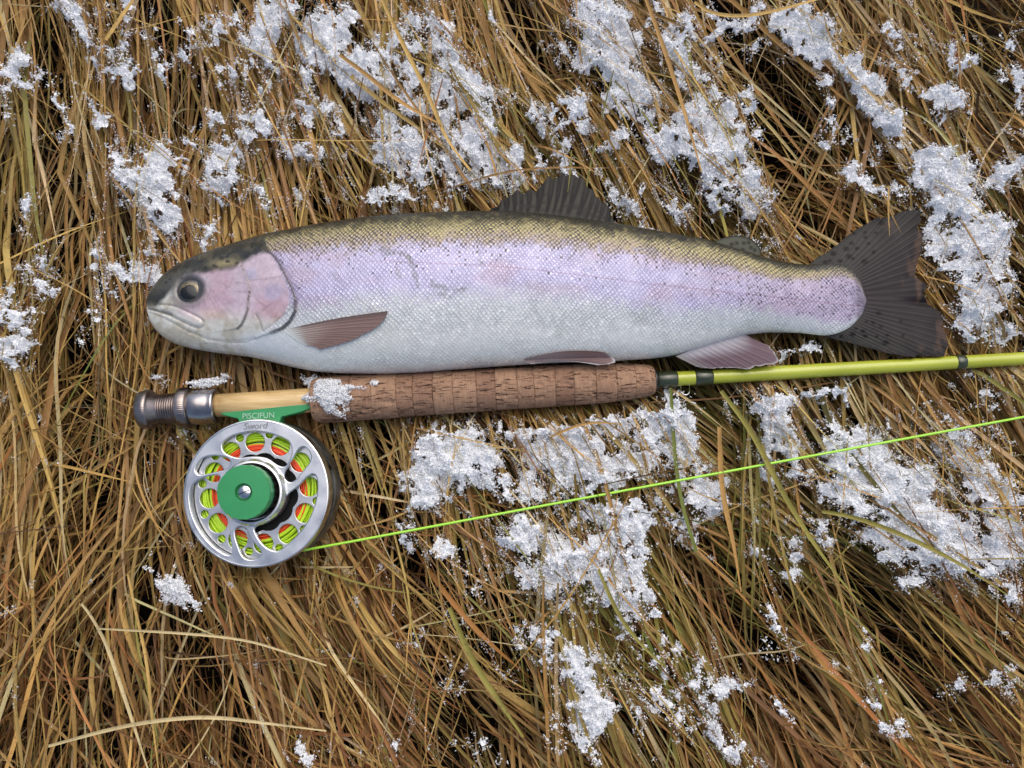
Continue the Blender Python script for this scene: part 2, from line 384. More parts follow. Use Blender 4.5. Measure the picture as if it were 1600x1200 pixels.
# ------------------------------------------------------------------ grass
FLOW = np.array([(50, 50, .15, 1), (50, 300, .1, 1), (60, 550, -.2, 1), (80, 750, -.45, 1), (60, 950, -.35, 1), (60, 1150, -.3, 1), (250, 100, .1, 1), (250, 300, .2, 1),
    (200, 600, -.3, 1), (250, 950, .35, 1), (300, 1100, .4, 1), (450, 100, .25, 1), (450, 280, .3, 1), (650, 100, .5, 1), (700, 260, .35, 1), (900, 100, .7, 1),
    (900, 230, .5, 1), (1100, 100, .55, 1), (1100, 300, .6, 1), (1300, 200, .85, 1), (1300, 330, 1., 1), (1500, 100, .5, 1), (1550, 300, .5, 1), (1550, 600, .5, 1),
    (1450, 650, .6, 1), (1200, 650, .5, 1), (1100, 850, .65, 1), (1300, 900, .9, 1), (1500, 1000, 1.3, 1), (1300, 1100, .8, 1), (1500, 1150, 1.1, 1), (1000, 1000, .9, 1),
    (1000, 1150, .8, 1), (800, 900, .7, 1), (800, 1100, .75, 1), (600, 720, .35, 1), (620, 900, .5, 1), (600, 1100, .6, 1), (450, 1000, .6, 1)], float)
def flow(px, py):
    vx = np.zeros_like(px); vy = np.zeros_like(px)
    for x, y, dx, dy in FLOW:
        L = math.hypot(dx, dy); w = 1.0 / ((px - x) ** 2 + (py - y) ** 2 + 90.0 ** 2) ** 1.6
        vx += w * dx / L; vy += w * dy / L
    return np.arctan2(vy, vx)

def hole(px, py):
    a = flow(px, py); u = (px * np.cos(a) + py * np.sin(a)) / 130.0; v = (-px * np.sin(a) + py * np.cos(a)) / 42.0
    h = smooth(0.52, 0.68, fbm(u * 1.1, v * 0.9, 15, 3)) * 0.8
    wx = px + 40 * (fbm(px / 50.0, py / 50.0, 25, 2) - 0.5); wy = py + 40 * (fbm(px / 50.0, py / 50.0, 26, 2) - 0.5)
    for x, y, rx, ry in DARK:
        h = np.maximum(h, 1 - smooth(0.4, 1.2, np.hypot((wx - x) / (rx * 0.95), (wy - y) / (ry * 0.95))))
    return h * (1 - 0.92 * smooth(0.12, 0.45, snow_field(px, py)))
NSEG = 13
def grow(px, py, ang_off, length, zlay, curve, wob, seed, follow=1.0):
    """paths in pixel space following the lie of the grass: (n, NSEG+1) arrays of px, py, z"""
    n = len(px); xs = [px]; ys = [py]; s = length / NSEG
    ph = rng.uniform(0, 6.28, n); fr = rng.uniform(1.5, 4.0, n)
    x, y = px.copy(), py.copy(); a0 = flow(x, y)
    for k in range(NSEG):
        t = (k + 0.5) / NSEG
        a = flow(x, y) * (0.6 * follow) + a0 * (1 - 0.6 * follow) + ang_off + curve * (t - 0.5) + 0.8 * wob * np.sin(fr * t * 3.0 + ph)
        x = x + np.cos(a) * s; y = y + np.sin(a) * s
        xs.append(x); ys.append(y)
    X = np.stack(xs, 1); Y = np.stack(ys, 1)
    t = np.linspace(0, 1, NSEG + 1)[None, :]
    arch = -0.030 * (1 - smooth(0, 0.22, t)) - 0.010 * smooth(0.65, 1.0, t) * rng.uniform(0.2, 1.6, (n, 1))
    Z = gtop(X, Y) + zlay[:, None] + arch + 0.0016 * np.sin(t * rng.uniform(3, 7, (n, 1)) + ph[:, None])
    return X, Y, Z

def clamp_z(X, Y, Z, gap=0.0008):
    L = zlim(X, Y) - gap
    return np.where(Z > L, L - 0.25 * np.minimum(Z - L, 0.01), Z)

def ribbons(W, width, roll, fold, tipw=0.12, rootw=0.6):
    """folded ribbons along the paths W (n, k, 3): three vertices across"""
    n, k, _ = W.shape
    T = np.gradient(W, axis=1); T /= np.linalg.norm(T, axis=2, keepdims=True) + 1e-12
    up = np.array([0, 0, 1.0]); side = np.cross(T, up); side /= np.linalg.norm(side, axis=2, keepdims=True) + 1e-9
    nor = np.cross(side, T)
    c = np.cos(roll)[..., None]; s = np.sin(roll)[..., None]
    sd = side * c + nor * s; nn = -side * s + nor * c
    t = np.linspace(0, 1, k)[None, :]
    prof = (rootw + (1 - rootw) * smooth(0, 0.3, t)) * (1 - (1 - tipw) * smooth(0.45, 1.0, t) ** 1.3)
    hw = (width[:, None] * prof * 0.5)[..., None]
    a = W - sd * hw; b = W - nn * hw * fold[:, None, None]; d = W + sd * hw
    V = np.stack([a, b, d], 2).reshape(-1, 3)
    base = (np.arange(n) * k * 3)[:, None, None]; i = np.arange(k - 1)[None, :, None] * 3; j = np.arange(2)[None, None, :]
    q0 = base + i + j
    F = np.stack([q0, q0 + 1, q0 + 4, q0 + 3], -1).reshape(-1, 4)
    uv = np.empty((n, k, 3, 2)); uv[..., 0] = np.array([0, .5, 1])[None, None, :]; uv[..., 1] = t[..., None]
    return V, F, uv.reshape(-1, 2)

PAL = {'straw': lin((216, 179, 104)), 'pale': lin((226, 206, 154)), 'tan': lin((196, 153, 88)), 'brown': lin((150, 108, 64)), 'rust': lin((166, 112, 58)),
       'dark': lin((96, 68, 42)), 'olive': lin((158, 150, 72)), 'green': lin((120, 132, 58))}
PN = list(PAL); PV = np.stack([PAL[k] for k in PN])
def blade_colours(px, py, n):
    w = np.tile(np.array([.34, .15, .24, .11, .05, .05, .05, .01]), (n, 1))
    g = np.exp(-((px - 1230) ** 2 + (py - 860) ** 2) / 260.0 ** 2) + np.exp(-((px - 950) ** 2 + (py - 1000) ** 2) / 220.0 ** 2) + 0.5 * np.exp(-((px - 950) ** 2 + (py - 200) ** 2) / 200.0 ** 2)
    w[:, 6] += 0.40 * g; w[:, 7] += 0.12 * g
    r = smooth(700, 1100, py) * 0.16
    w[:, 4] += r; w[:, 3] += r * 1.2; w[:, 1] *= 1 - 2.5 * r
    w /= w.sum(1, keepdims=True); c = np.cumsum(w, 1); k = (rng.random(n)[:, None] > c).sum(1).clip(0, len(PN) - 1)
    return PV[k] * rng.uniform(0.60, 1.12, (n, 1)) * (1 + rng.normal(0, 0.05, (n, 3)))

BL = []   # X, Y, Z, width, roll, fold, colour
def tufts(nt, per, spread, zsig, zmean, wlo, whi, llo, lhi, ang_sig, blade_sig):
    tx = rng.uniform(-420, 1760, nt); ty = rng.uniform(-520, 1240, nt)
    ta = rng.normal(0, ang_sig, nt) * 0.85; tz = rng.normal(zmean, zsig, nt); tl = rng.uniform(llo, lhi, nt); tc = rng.normal(0, 0.26, nt)
    k = rng.poisson(per, nt) + 2; idx = np.repeat(np.arange(nt), k); n = len(idx)
    px = tx[idx] + rng.normal(0, spread, n); py = ty[idx] + rng.normal(0, spread, n)
    X, Y, Z = grow(px, py, ta[idx] + rng.normal(0, blade_sig, n), tl[idx] * rng.uniform(0.7, 1.2, n), tz[idx] + rng.normal(0, 0.0035, n), tc[idx] + rng.normal(0, 0.16, n), rng.exponential(0.03, n), 1)
    ov = (rng.random(n) < 0.075)[:, None]; F0 = snow_field(X, Y); Z = np.where(ov & (F0 > 0.2), np.maximum(Z, np.maximum(gtop(X, Y), -0.006) + 0.0045 + 0.006 * F0), Z)
    tcol = blade_colours(tx + 120, ty + 200, nt)[idx]; col = 0.45 * tcol + 0.55 * blade_colours(px + 120, py + 200, n)
    w = rng.uniform(wlo, whi, n) * rng.choice([0.55, 0.8, 1.0, 1.35], n, p=[.3, .3, .28, .12])
    BL.append((X, Y, Z, w, col))
tufts(320, 14, 26, 0.007, -0.027, 0.0010, 0.0028, 260, 560, 0.32, 0.18)      # deep layer
tufts(405, 14, 16, 0.006, -0.007, 0.0010, 0.0032, 260, 620, 0.26, 0.085)      # main mat
n = 1500                                                                      # loose stems lying anyhow on top
px = rng.uniform(-300, 1700, n); py = rng.uniform(-350, 1200, n)
X, Y, Z = grow(px, py, rng.normal(0, 0.55, n), rng.uniform(150, 480, n), rng.normal(0.0, 0.004, n), rng.normal(0, 0.3, n), rng.exponential(0.03, n), 2, follow=0.4)
over = rng.random(n) < 0.4
F0 = snow_field(X, Y); Z = np.where(over[:, None] & (F0 > 0.25), np.maximum(Z, (np.maximum(gtop(X, Y), -0.006) + 0.0085 + 0.003 * F0)), Z)
BL.append((X, Y, Z, rng.uniform(0.0004, 0.0013, n), blade_colours(px, py, n) * 1.08))
n = 380                                                                       # broad flat leaves, some with a kink
px = rng.uniform(-350, 1700, n); py = rng.uniform(-400, 1200, n)
X, Y, Z = grow(px, py, rng.normal(0, 0.22, n), rng.uniform(220, 560, n), rng.normal(-0.003, 0.004, n), rng.normal(0, 0.2, n), rng.exponential(0.015, n), 2)
kk = rng.random(n) < 0.3; kp = rng.integers(4, 11, n); ka = rng.normal(0, 0.5, n)
for i_ in np.where(kk)[0]:
    j_ = kp[i_]; c_, s_ = math.cos(ka[i_]), math.sin(ka[i_]); dx_ = X[i_, j_:] - X[i_, j_]; dy_ = Y[i_, j_:] - Y[i_, j_]
    X[i_, j_:] = X[i_, j_] + c_ * dx_ - s_ * dy_; Y[i_, j_:] = Y[i_, j_] + s_ * dx_ + c_ * dy_
BL.append((X, Y, Z, rng.uniform(0.0016, 0.0033, n), blade_colours(px + 100, py + 160, n) * 1.12))
n = 1300                                                                      # hair-fine stems
px = rng.uniform(-300, 1700, n); py = rng.uniform(-350, 1200, n)
X, Y, Z = grow(px, py, rng.normal(0, 0.4, n), rng.uniform(120, 420, n), rng.normal(-0.001, 0.005, n), rng.normal(0, 0.5, n), rng.uniform(0, 0.08, n), 2, follow=0.5)
BL.append((X, Y, Z, rng.uniform(0.00025, 0.0006, n), blade_colours(px, py, n) * 1.15))
n = 700                                                                       # crossing stems of the lower left
px = rng.uniform(-200, 650, n); py = rng.uniform(500, 1250, n)
X, Y, Z = grow(px, py, rng.normal(-0.3, 0.9, n), rng.uniform(150, 420, n), rng.normal(-0.004, 0.005, n), rng.normal(0, 0.45, n), rng.exponential(0.05, n), 3, follow=0.3)
BL.append((X, Y, Z, rng.uniform(0.0006, 0.0019, n), blade_colours(px, py, n)))
BX = np.concatenate([b[0] for b in BL]); BY = np.concatenate([b[1] for b in BL]); BZ = np.concatenate([b[2] for b in BL])
BW = np.concatenate([b[3] for b in BL]); BC = np.concatenate([b[4] for b in BL])
def along_smooth(A, it):
    for _ in range(it):
        B = A.copy(); B[:, 1:-1] = 0.25 * A[:, :-2] + 0.5 * A[:, 1:-1] + 0.25 * A[:, 2:]; A = B
    return A
HM = along_smooth(hole(BX, BY), 8)
BZ = BZ - 0.030 * HM * smooth(-0.030, -0.008, -0.02 - (BZ - gtop(BX, BY)) * 0 + rng.uniform(-0.01, 0.02, (len(BX), 1)))
BZ = along_smooth(BZ, 4)
drop = rng.random(len(BX)) < 0.94 * smooth(0.08, 0.45, HM[:, 3:].mean(1))
keep = ~drop & ((BX > -130) & (BX < 1730) & (BY > -130) & (BY < 1330)).any(1)
# litter of old broken stems down in the gaps
n = 2300; px = rng.uniform(-150, 1700, n); py = rng.uniform(-150, 1300, n)
X, Y, Z = grow(px, py, rng.normal(0, 0.75, n), rng.uniform(60, 260, n), rng.uniform(-0.045, -0.018, n), rng.normal(0, 0.5, n), rng.exponential(0.05, n), 4, follow=0.4)
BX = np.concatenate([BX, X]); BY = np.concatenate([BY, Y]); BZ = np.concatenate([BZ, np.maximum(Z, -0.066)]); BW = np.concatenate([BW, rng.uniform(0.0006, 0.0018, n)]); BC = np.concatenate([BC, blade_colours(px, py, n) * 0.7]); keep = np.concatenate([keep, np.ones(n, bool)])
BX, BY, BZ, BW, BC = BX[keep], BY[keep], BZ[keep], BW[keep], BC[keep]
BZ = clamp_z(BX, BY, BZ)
NB = len(BX)
def px_world(X, Y, Z, zbase=0.004):
    W = P(X, Y, zbase); W[..., 2] = Z
    return W
GW = px_world(BX, BY, BZ)
roll = rng.normal(0, 0.55, NB)[:, None] + np.linspace(-1, 1, NSEG + 1)[None, :] * rng.normal(0, 0.6, NB)[:, None]
GV, GF, GUV = ribbons(GW, BW, roll, rng.uniform(0.1, 0.9, NB))
t = np.linspace(0, 1, NSEG + 1)
cc = BC[:, None, :] * (0.9 + 0.2 * vnoise(np.arange(NB)[:, None] * 7.3, t[None, :] * 5, 4))[..., None]
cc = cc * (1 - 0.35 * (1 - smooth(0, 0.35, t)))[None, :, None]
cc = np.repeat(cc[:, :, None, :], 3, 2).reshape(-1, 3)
g = NT('dry_grass'); at = g.attr('Col'); uvn = g.attr('blade_uv')
st = g.noise(g.mapping(uvn.outputs['Vector'], (9, 3, 1)), 1.0, 3); fl = g.noise(g.obj(), 420, 4)
col = g.mix(g.mapr(st, 0.3, 0.7, 0, 0.55), at.outputs['Color'], g.mix(0.45, at.outputs['Color'], (0.10, 0.06, 0.03, 1)))
col = g.mix(g.mapr(fl, 0.58, 0.72, 0, 0.55), col, (0.10, 0.065, 0.035, 1))
g.P(Base_Color=col, Roughness=0.5, Specular_IOR_Level=0.35, Normal=g.bump(st, 0.25, 0.0006))
tr = g.n('ShaderNodeBsdfTranslucent'); g.set(tr, 0, col); mx = g.n('ShaderNodeMixShader'); mx.inputs[0].default_value = 0.2
g.t.links.new(g.b.outputs[0], mx.inputs[1]); g.t.links.new(tr.outputs[0], mx.inputs[2]); g.t.links.new(mx.outputs[0], g.out.inputs[0])
GRASS = g.m
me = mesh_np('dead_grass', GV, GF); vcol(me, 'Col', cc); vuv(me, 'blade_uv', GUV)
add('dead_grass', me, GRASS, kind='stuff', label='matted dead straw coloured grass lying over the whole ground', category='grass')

# ------------------------------------------------------------------ snow
sm = NT('fresh_snow'); at = sm.attr('Col'); n = sm.noise(sm.obj(), 1300, 3)
sm.P(Base_Color=at.outputs['Color'], Roughness=0.45, Specular_IOR_Level=0.3, Normal=sm.bump(n, 0.4, 0.0005))
tr = sm.n('ShaderNodeBsdfTranslucent'); sm.set(tr, 0, at.outputs['Color']); mx = sm.n('ShaderNodeMixShader'); sm.set(mx, 0, sm.math('MULTIPLY', sm.math('SUBTRACT', 1.0, at.outputs['Alpha']), 0.5))
sm.t.links.new(sm.b.outputs[0], mx.inputs[1]); sm.t.links.new(tr.outputs[0], mx.inputs[2])
sm.t.links.new(mx.outputs[0], sm.out.inputs[0])
SNOWM = sm.m

def flakes(W, size):
    """small irregular ice plates: five-sided fans, W (n,3) centres"""
    n = len(W); k = 5
    a = rng.normal(size=(n, 3)); a[:, 2] = a[:, 2] * 0.9 + 0.5; a /= np.linalg.norm(a, axis=1, keepdims=True)
    h = np.where(np.abs(a[:, :1]) < 0.9, np.array([[1.0, 0, 0]]), np.array([[0, 1.0, 0]]))
    u = np.cross(a, h); u /= np.linalg.norm(u, axis=1, keepdims=True); v = np.cross(a, u)
    th = (np.arange(k) / k * 2 * math.pi)[None, :] + rng.uniform(-.5, .5, (n, k))
    r = size[:, None] * rng.uniform(0.25, 1.25, (n, k)) * rng.choice([0.55, 1.0], (n, k))
    rim = W[:, None] + u[:, None] * (r * np.cos(th))[..., None] + v[:, None] * (r * np.sin(th))[..., None] + a[:, None] * (size[:, None] * rng.normal(0, .25, (n, k)))[..., None]
    V = np.concatenate([(W + a * size[:, None] * 0.3)[:, None], rim], 1).reshape(-1, 3)
    b = (np.arange(n) * (k + 1))[:, None]; i = np.arange(k)[None, :]
    F = np.stack([np.broadcast_to(b, (n, k)), b + 1 + i, b + 1 + (i + 1) % k], -1).reshape(-1, 3)
    return V, F, k + 1

def snow_mesh(name, C, size, col, alpha, base=None):
    V, F, k = flakes(C, size)
    cols = np.repeat(np.concatenate([col, alpha[:, None]], 1), k, 0); Fs = [F]
    if base is not None:
        bv, bf, bc = base
        Fs.append(bf + len(V)); V = np.concatenate([V, bv]); cols = np.concatenate([cols, bc])
    me = mesh_np(name, V, Fs, smooth_shade=False); vcol(me, 'Col', cols)
    return me

# a crumbly base where the snow is deep
r = 1.6
bx = np.arange(-60, 1660, r); by = np.arange(-60, 1260, r); QX, QY = np.meshgrid(bx, by, indexing='ij')
QF = snow_field(QX, QY)
rag = QF * 0.95 + 1.35 * (fbm(QX / 13.0, QY / 13.0, 51, 4) - 0.5)
QZ = snow_z(QX, QY, QF) - 0.0022 + 0.0030 * (vnoise(QX / 3.1, QY / 3.1, 61) - 0.5) + 0.0022 * (vnoise(QX / 1.7, QY / 1.7, 62) - 0.5)
ok = (rag > 0.54) & (QZ < zlim(QX, QY) - 0.0005)
nxq, nyq = QX.shape; f = grid_faces(nxq, nyq); good = ok.ravel()[f].all(1); f = f[good]
used, inv = np.unique(f, return_inverse=True); f = inv.reshape(-1, 4)
BVt = px_world(QX, QY, QZ, 0.010).reshape(-1, 3)[used]
bcol = np.tile(np.array([[0.90, 0.92, 0.95, 1.0]]), (len(used), 1))
# loose flakes over it and out past its edges
cand = 620000
fx = rng.uniform(-60, 1660, cand); fy = rng.uniform(-60, 1260, cand); ff = snow_field(fx, fy)
pr = smooth(0.10, 0.95, ff * 0.95 + 1.15 * (fbm(fx / 13.0, fy / 13.0, 51, 4) - 0.5)) * (ff > 0.03)
sel = rng.random(cand) < pr * 0.95
fx, fy, ff = fx[sel], fy[sel], ff[sel]
fz = snow_z(fx, fy, ff) - 0.0028 + rng.uniform(0, 1, len(fx)) ** 1.5 * 0.0052 - 0.006 * (1 - smooth(0.2, 0.6, ff)) * rng.random(len(fx))
sel = fz < zlim(fx, fy) - 0.0008
fx, fy, fz, ff = fx[sel], fy[sel], fz[sel], ff[sel]
C1 = px_world(fx, fy, fz, 0.010); s1 = rng.uniform(0.0004, 0.0012, len(fx)); a1 = np.clip(0.3 + 0.6 * smooth(0.15, 0.7, ff) - 0.3 * (rng.random(len(fx)) < 0.2), 0.1, 1)
# frost and crumbs caught on the upper blades
def dust(px, py):
    d = 0.6 * np.exp(-((px - 200) ** 2 / 420.0 ** 2 + (py - 200) ** 2 / 330.0 ** 2)) + 1.0 * np.exp(-((px - 640) ** 2 / 260.0 ** 2 + (py - 160) ** 2 / 200.0 ** 2)) \
      + 0.7 * np.exp(-((px - 1000) ** 2 / 190.0 ** 2 + (py - 170) ** 2 / 190.0 ** 2)) + 0.35 * np.exp(-((px - 1450) ** 2 / 200.0 ** 2 + (py - 200) ** 2 / 200.0 ** 2)) \
      + 0.3 * np.exp(-((px - 960) ** 2 / 330.0 ** 2 + (py - 900) ** 2 / 280.0 ** 2)) + 0.3 * np.exp(-((px - 1400) ** 2 / 300.0 ** 2 + (py - 820) ** 2 / 250.0 ** 2)) + 0.12
    return d * (0.25 + 1.5 * smooth(0.42, 0.66, fbm(px / 75.0, py / 75.0, 81, 3))) + 1.1 * snow_field(px, py, 1.7, 10)
ii = rng.integers(0, NB, 60000); jj = rng.integers(3, NSEG - 1, 60000); tt = rng.random(60000)
cx = BX[ii, jj] * (1 - tt) + BX[ii, jj + 1] * tt; cy = BY[ii, jj] * (1 - tt) + BY[ii, jj + 1] * tt; cz = BZ[ii, jj] * (1 - tt) + BZ[ii, jj + 1] * tt
topness = smooth(-0.009, 0.002, cz - gtop(cx, cy))
sel = (rng.random(60000) < dust(cx, cy) * topness * 0.9) & (cx > -40) & (cx < 1640) & (cy > -40) & (cy < 1240)
cx, cy, cz = cx[sel], cy[sel], cz[sel]; ci, cj = ii[sel], jj[sel]
dirx = BX[ci, cj + 1] - BX[ci, cj]; diry = BY[ci, cj + 1] - BY[ci, cj]; L = np.hypot(dirx, diry) + 1e-6
reps = (4 + rng.exponential(11, len(cx))).astype(int); k = np.repeat(np.arange(len(cx)), reps); along = rng.normal(0, 4.0, len(k)) * np.repeat(rng.uniform(0.4, 2.2, len(cx)), reps)
wdt = np.repeat(rng.uniform(0.6, 3.6, len(cx)), reps)
ex = cx[k] + dirx[k] / L[k] * along + rng.normal(0, 1, len(k)) * wdt; ey = cy[k] + diry[k] / L[k] * along + rng.normal(0, 1, len(k)) * wdt
ez = cz[k] + 0.0003 + np.abs(rng.normal(0, 0.0007, len(k)))
sel = ez < zlim(ex, ey) - 0.0005
ex, ey, ez = ex[sel], ey[sel], ez[sel]
C2 = px_world(ex, ey, ez, 0.004); s2 = rng.uniform(0.0003, 0.0008, len(ex)); a2 = rng.uniform(0.1, 0.8, len(ex))
CC = np.concatenate([C1, C2]); SS = np.concatenate([s1, s2]); AA = np.concatenate([a1, a2])
tone = rng.uniform(0.86, 1.0, (len(CC), 1)) * np.array([[0.92, 0.935, 0.95]])
add('snow', snow_mesh('snow', CC, SS, tone, AA, (BVt, f, bcol)), SNOWM, kind='stuff', label='loose crumbly fresh snow scattered over the dead grass', category='snow')
print('blades', NB, 'flakes', len(CC), 'base quads', len(f))

# ------------------------------------------------------------------ trout
FISH0 = P(760, 460, 0.0)
fish = thing('trout', FISH0, 'silvery rainbow trout with lavender flank lying on its side on snowy grass', 'fish')
def fish_world(x, y, z):
    """fish space: pixels on the mid plane, z in pixels above it"""
    W = P(x, y, ZREF); W[..., 2] = ZREF + z * S
    return W - FISH0

HEADZ, BODYZ = 0.0105, 0.020
def F1(pts, dz): return [tuple(float(v) for v in unpar(x, y, dz)) for x, y in pts]
OPER = F1([(418, 394), (428, 400), (436, 409), (447, 428), (460, 453), (467, 473), (466, 490), (457, 505), (444, 515), (425, 521)], 0.015)
PREO = F1([(380, 417), (386, 428), (392, 444), (395, 458), (392, 472), (391, 487), (385, 500), (380, 508), (372, 514)], 0.014)
SUBO = F1([(404, 494), (410, 505), (413, 520)], 0.014)
SUBO2 = F1([(413, 519), (430, 508), (450, 494), (465, 484)], 0.015)
MOUTH = F1([(229, 481), (240, 484), (252, 488), (264, 491), (272, 494)], 0.006)
MAXU = F1([(248, 475), (260, 476), (275, 479), (287, 484), (300, 490), (312, 496), (319, 500), (323, 505)], 0.008)
MAXL = F1([(254, 488), (266, 493), (280, 500), (294, 507), (305, 512), (312, 514), (318, 513.5), (322, 510), (323, 505)], 0.008)
LIP = F1([(231, 487), (242, 491), (256, 497), (272, 505), (288, 514), (300, 521)], 0.006)
JAWL = F1([(300, 520), (325, 531), (350, 535), (380, 536), (402, 532)], 0.008)
DARKLINE = F1([(224, 472), (240, 472), (250, 466), (260, 457), (268, 446), (276, 437), (300, 428), (322, 426), (340, 424), (356, 424), (372, 420), (384, 414), (398, 407), (412, 399), (424, 396), (440, 402)], 0.011)
EYE = tuple(float(v) for v in unpar(296.5, 455.5, 0.0125))

def col_mix(a, b, f): return a * (1 - f[..., None]) + b * f[..., None]
def build_body():
    nu = 900
    u = np.linspace(0, 1, nu)
    xs = 229 + 1124 * (0.62 * u + 0.38 * (1 - np.cos(math.pi * u * 0.5)) * 1.0)
    xs = 229 + 1124 * (xs - xs[0]) / (xs[-1] - xs[0])
    e = 0.5 - 0.5 * np.cos(math.pi * u); xs = 0.8 * xs + 0.2 * (229 + 1124 * e)
    th = np.concatenate([np.linspace(0, math.pi, 210, endpoint=False), np.linspace(math.pi, 2 * math.pi, 46, endpoint=False)])
    nv = len(th)
    yt = tab(TOP, xs)[:, None]; yb = tab(BOT, xs)[:, None]; w = tab(WID, xs)[:, None]
    yc = (yt + yb) / 2; h = (yb - yt) / 2
    c = np.cos(th)[None, :]; sn = np.sin(th)[None, :]
    X = np.broadcast_to(xs[:, None], (nu, nv)).copy(); Y = yc - h * c
    Z = w * np.sign(sn) * np.abs(sn) ** 0.92
    up = smooth(0.0, 0.25, sn) * np.ones_like(X)
    T = (Y - yt) / (yb - yt)
    # ---- relief of the head
    D = np.zeros_like(X)
    hd = X < 520
    x, y = X[hd], Y[hd]; d = np.zeros_like(x)
    do, so = polydist(x, y, OPER); inside = (so > 0).astype(float)   # left of the gill edge
    ino = inpoly(x, y, OPER + [(395, 540), (300, 540), (240, 500), (240, 440), (330, 392), (400, 372)])
    d += np.where(ino, 4.2 * np.exp(-do / 40.0), -2.2 * np.exp(-do / 5.0)) * smooth(372, 398, y)
    dp, sp = polydist(x, y, PREO)
    inp = inpoly(x, y, PREO + [(300, 530), (250, 480), (300, 410)])
    d += np.where(inp, 2.2 * np.exp(-dp / 16.0), -1.6 * np.exp(-dp / 4.0))
    ds, _ = polydist(x, y, SUBO); d -= 0.8 * np.exp(-(ds / 2.0) ** 2)
    ds2, _ = polydist(x, y, SUBO2); d -= 0.7 * np.exp(-(ds2 / 2.0) ** 2)
    dm, _ = polydist(x, y, MOUTH); d -= 3.0 * np.exp(-(dm / 2.4) ** 2)
    mxp = inpoly(x, y, MAXU + MAXL[::-1]); du, _ = polydist(x, y, MAXU); dl, _ = polydist(x, y, MAXL)
    dmx = np.minimum(du, dl)
    d += np.where(mxp, 1.5 * smooth(0, 6, dmx), 0) - 0.9 * np.exp(-(du / 2.0) ** 2) - 1.3 * np.exp(-(dl / 2.2) ** 2)
    dli, _ = polydist(x, y, LIP); d -= 1.0 * np.exp(-(dli / 2.2) ** 2)
    d += 0.5 * (fbm(x / 6, y / 6, 91, 3) - .5)
    dj, _ = polydist(x, y, JAWL); d -= 1.3 * np.exp(-(dj / 2.5) ** 2)
    re = np.hypot((x - EYE[0]) / 1.12, (y - EYE[1] + 3))
    d += -3.4 * (1 - smooth(15, 25, re)) + 0.7 * np.exp(-((re - 24) / 4.0) ** 2)
    # bony fan lines on cheek and gill cover
    fan = np.sin(np.arctan2(y - 445, x - 330) * 46 + 3 * fbm(x / 14, y / 14, 3, 2)); fm = smooth(315, 345, x) * (1 - smooth(455, 466, x)) * smooth(425, 440, y) * (1 - smooth(500, 520, y))
    d += 0.07 * fan * fm * ino
    D[hd] = d
    D += 0.5 * (fbm(X / 30, Y / 30, 6, 3) - 0.5) + 0.8 * (fbm(X / 90, Y / 60, 7, 2) - 0.5)
    sc = np.clip(h / 60.0, 0.15, 1) * np.ones_like(X)
    Z = Z + D * up * sc
    V = fish_world(X, Y, Z)
    # ---- colours
    dk = lin((58, 56, 40)); gold = lin((196, 182, 126)); tan = lin((176, 158, 138)); lav = lin((190, 186, 217)); pink = lin((188, 172, 194)); sil = lin((200, 205, 207)); bel = lin((230, 232, 228))
    b1 = np.interp(X, [229, 450, 600, 900, 1353], [.09, .105, .105, .12, .13]); b3 = np.interp(X, [450, 600, 800, 1000, 1100, 1200, 1300, 1353], [.22, .26, .27, .26, .31, .33, .22, .16])
    b4 = np.interp(X, [450, 600, 800, 1000, 1100, 1200, 1300, 1353], [.60, .55, .57, .62, .68, .74, .84, .95])
    wob = 0.06 * (fbm(X / 45, Y / 20, 12, 3) - 0.5) + 0.09 * (fbm(X / 7, Y / 6, 13, 2) - 0.5); Tn = T + wob
    C = np.broadcast_to(dk, X.shape + (3,)).copy()
    C = col_mix(C, np.broadcast_to(gold, C.shape), smooth(b1 - .07, b1 + .06, Tn))
    C = col_mix(C, np.broadcast_to(tan, C.shape), smooth(b3 - .13, b3 - .02, Tn))
    lp = col_mix(np.broadcast_to(lav, C.shape), np.broadcast_to(pink, C.shape), np.clip(smooth(1040, 1250, X) * .8 + 0.8 * smooth(.45, .8, fbm(X / 60, Y / 26, 44, 3)), 0, 1))
    C = col_mix(C, lp, smooth(b3 - .05, b3 + .05, Tn))
    C = col_mix(C, np.broadcast_to(sil, C.shape), smooth(b4 - .07, b4 + .10, Tn))
    C = col_mix(C, np.broadcast_to(bel, C.shape), smooth(b4 + .10, b4 + .30, Tn))
    E = C * 0.62
    E = col_mix(E, np.broadcast_to(lin((26, 26, 17)), C.shape), 1 - smooth(b3 - .16, b3 + .0, Tn) * 0.5)
    E = col_mix(E, C * np.array([.74, .74, .84]), smooth(b3 - .02, b3 + .06, Tn))
    E = col_mix(E, C * 0.90, smooth(b4 + .0, b4 + .2, Tn))
    st_ = smooth(.52, .75, fbm(X / 38, Y / 22, 92, 4)) * smooth(b3, b3 + .1, Tn) * .16; C = col_mix(C, C * np.array([.72, .76, .70]), st_ * 2)
    # lateral line
    LL = F1([(440, 405), (520, 408), (650, 413), (800, 420), (900, 430), (1000, 441), (1100, 449), (1200, 456), (1300, 463), (1350, 466)], 0.021)
    lx = np.array([p[0] for p in LL]); ly = np.array([p[1] for p in LL])
    dll = np.abs(Y - np.interp(X, lx, ly)); f = np.exp(-(dll / 1.1) ** 2) * 0.8 * smooth(480, 640, X)
    C = col_mix(C, C * np.array([.72, .55, .62]), f); E = col_mix(E, C * .6, f)
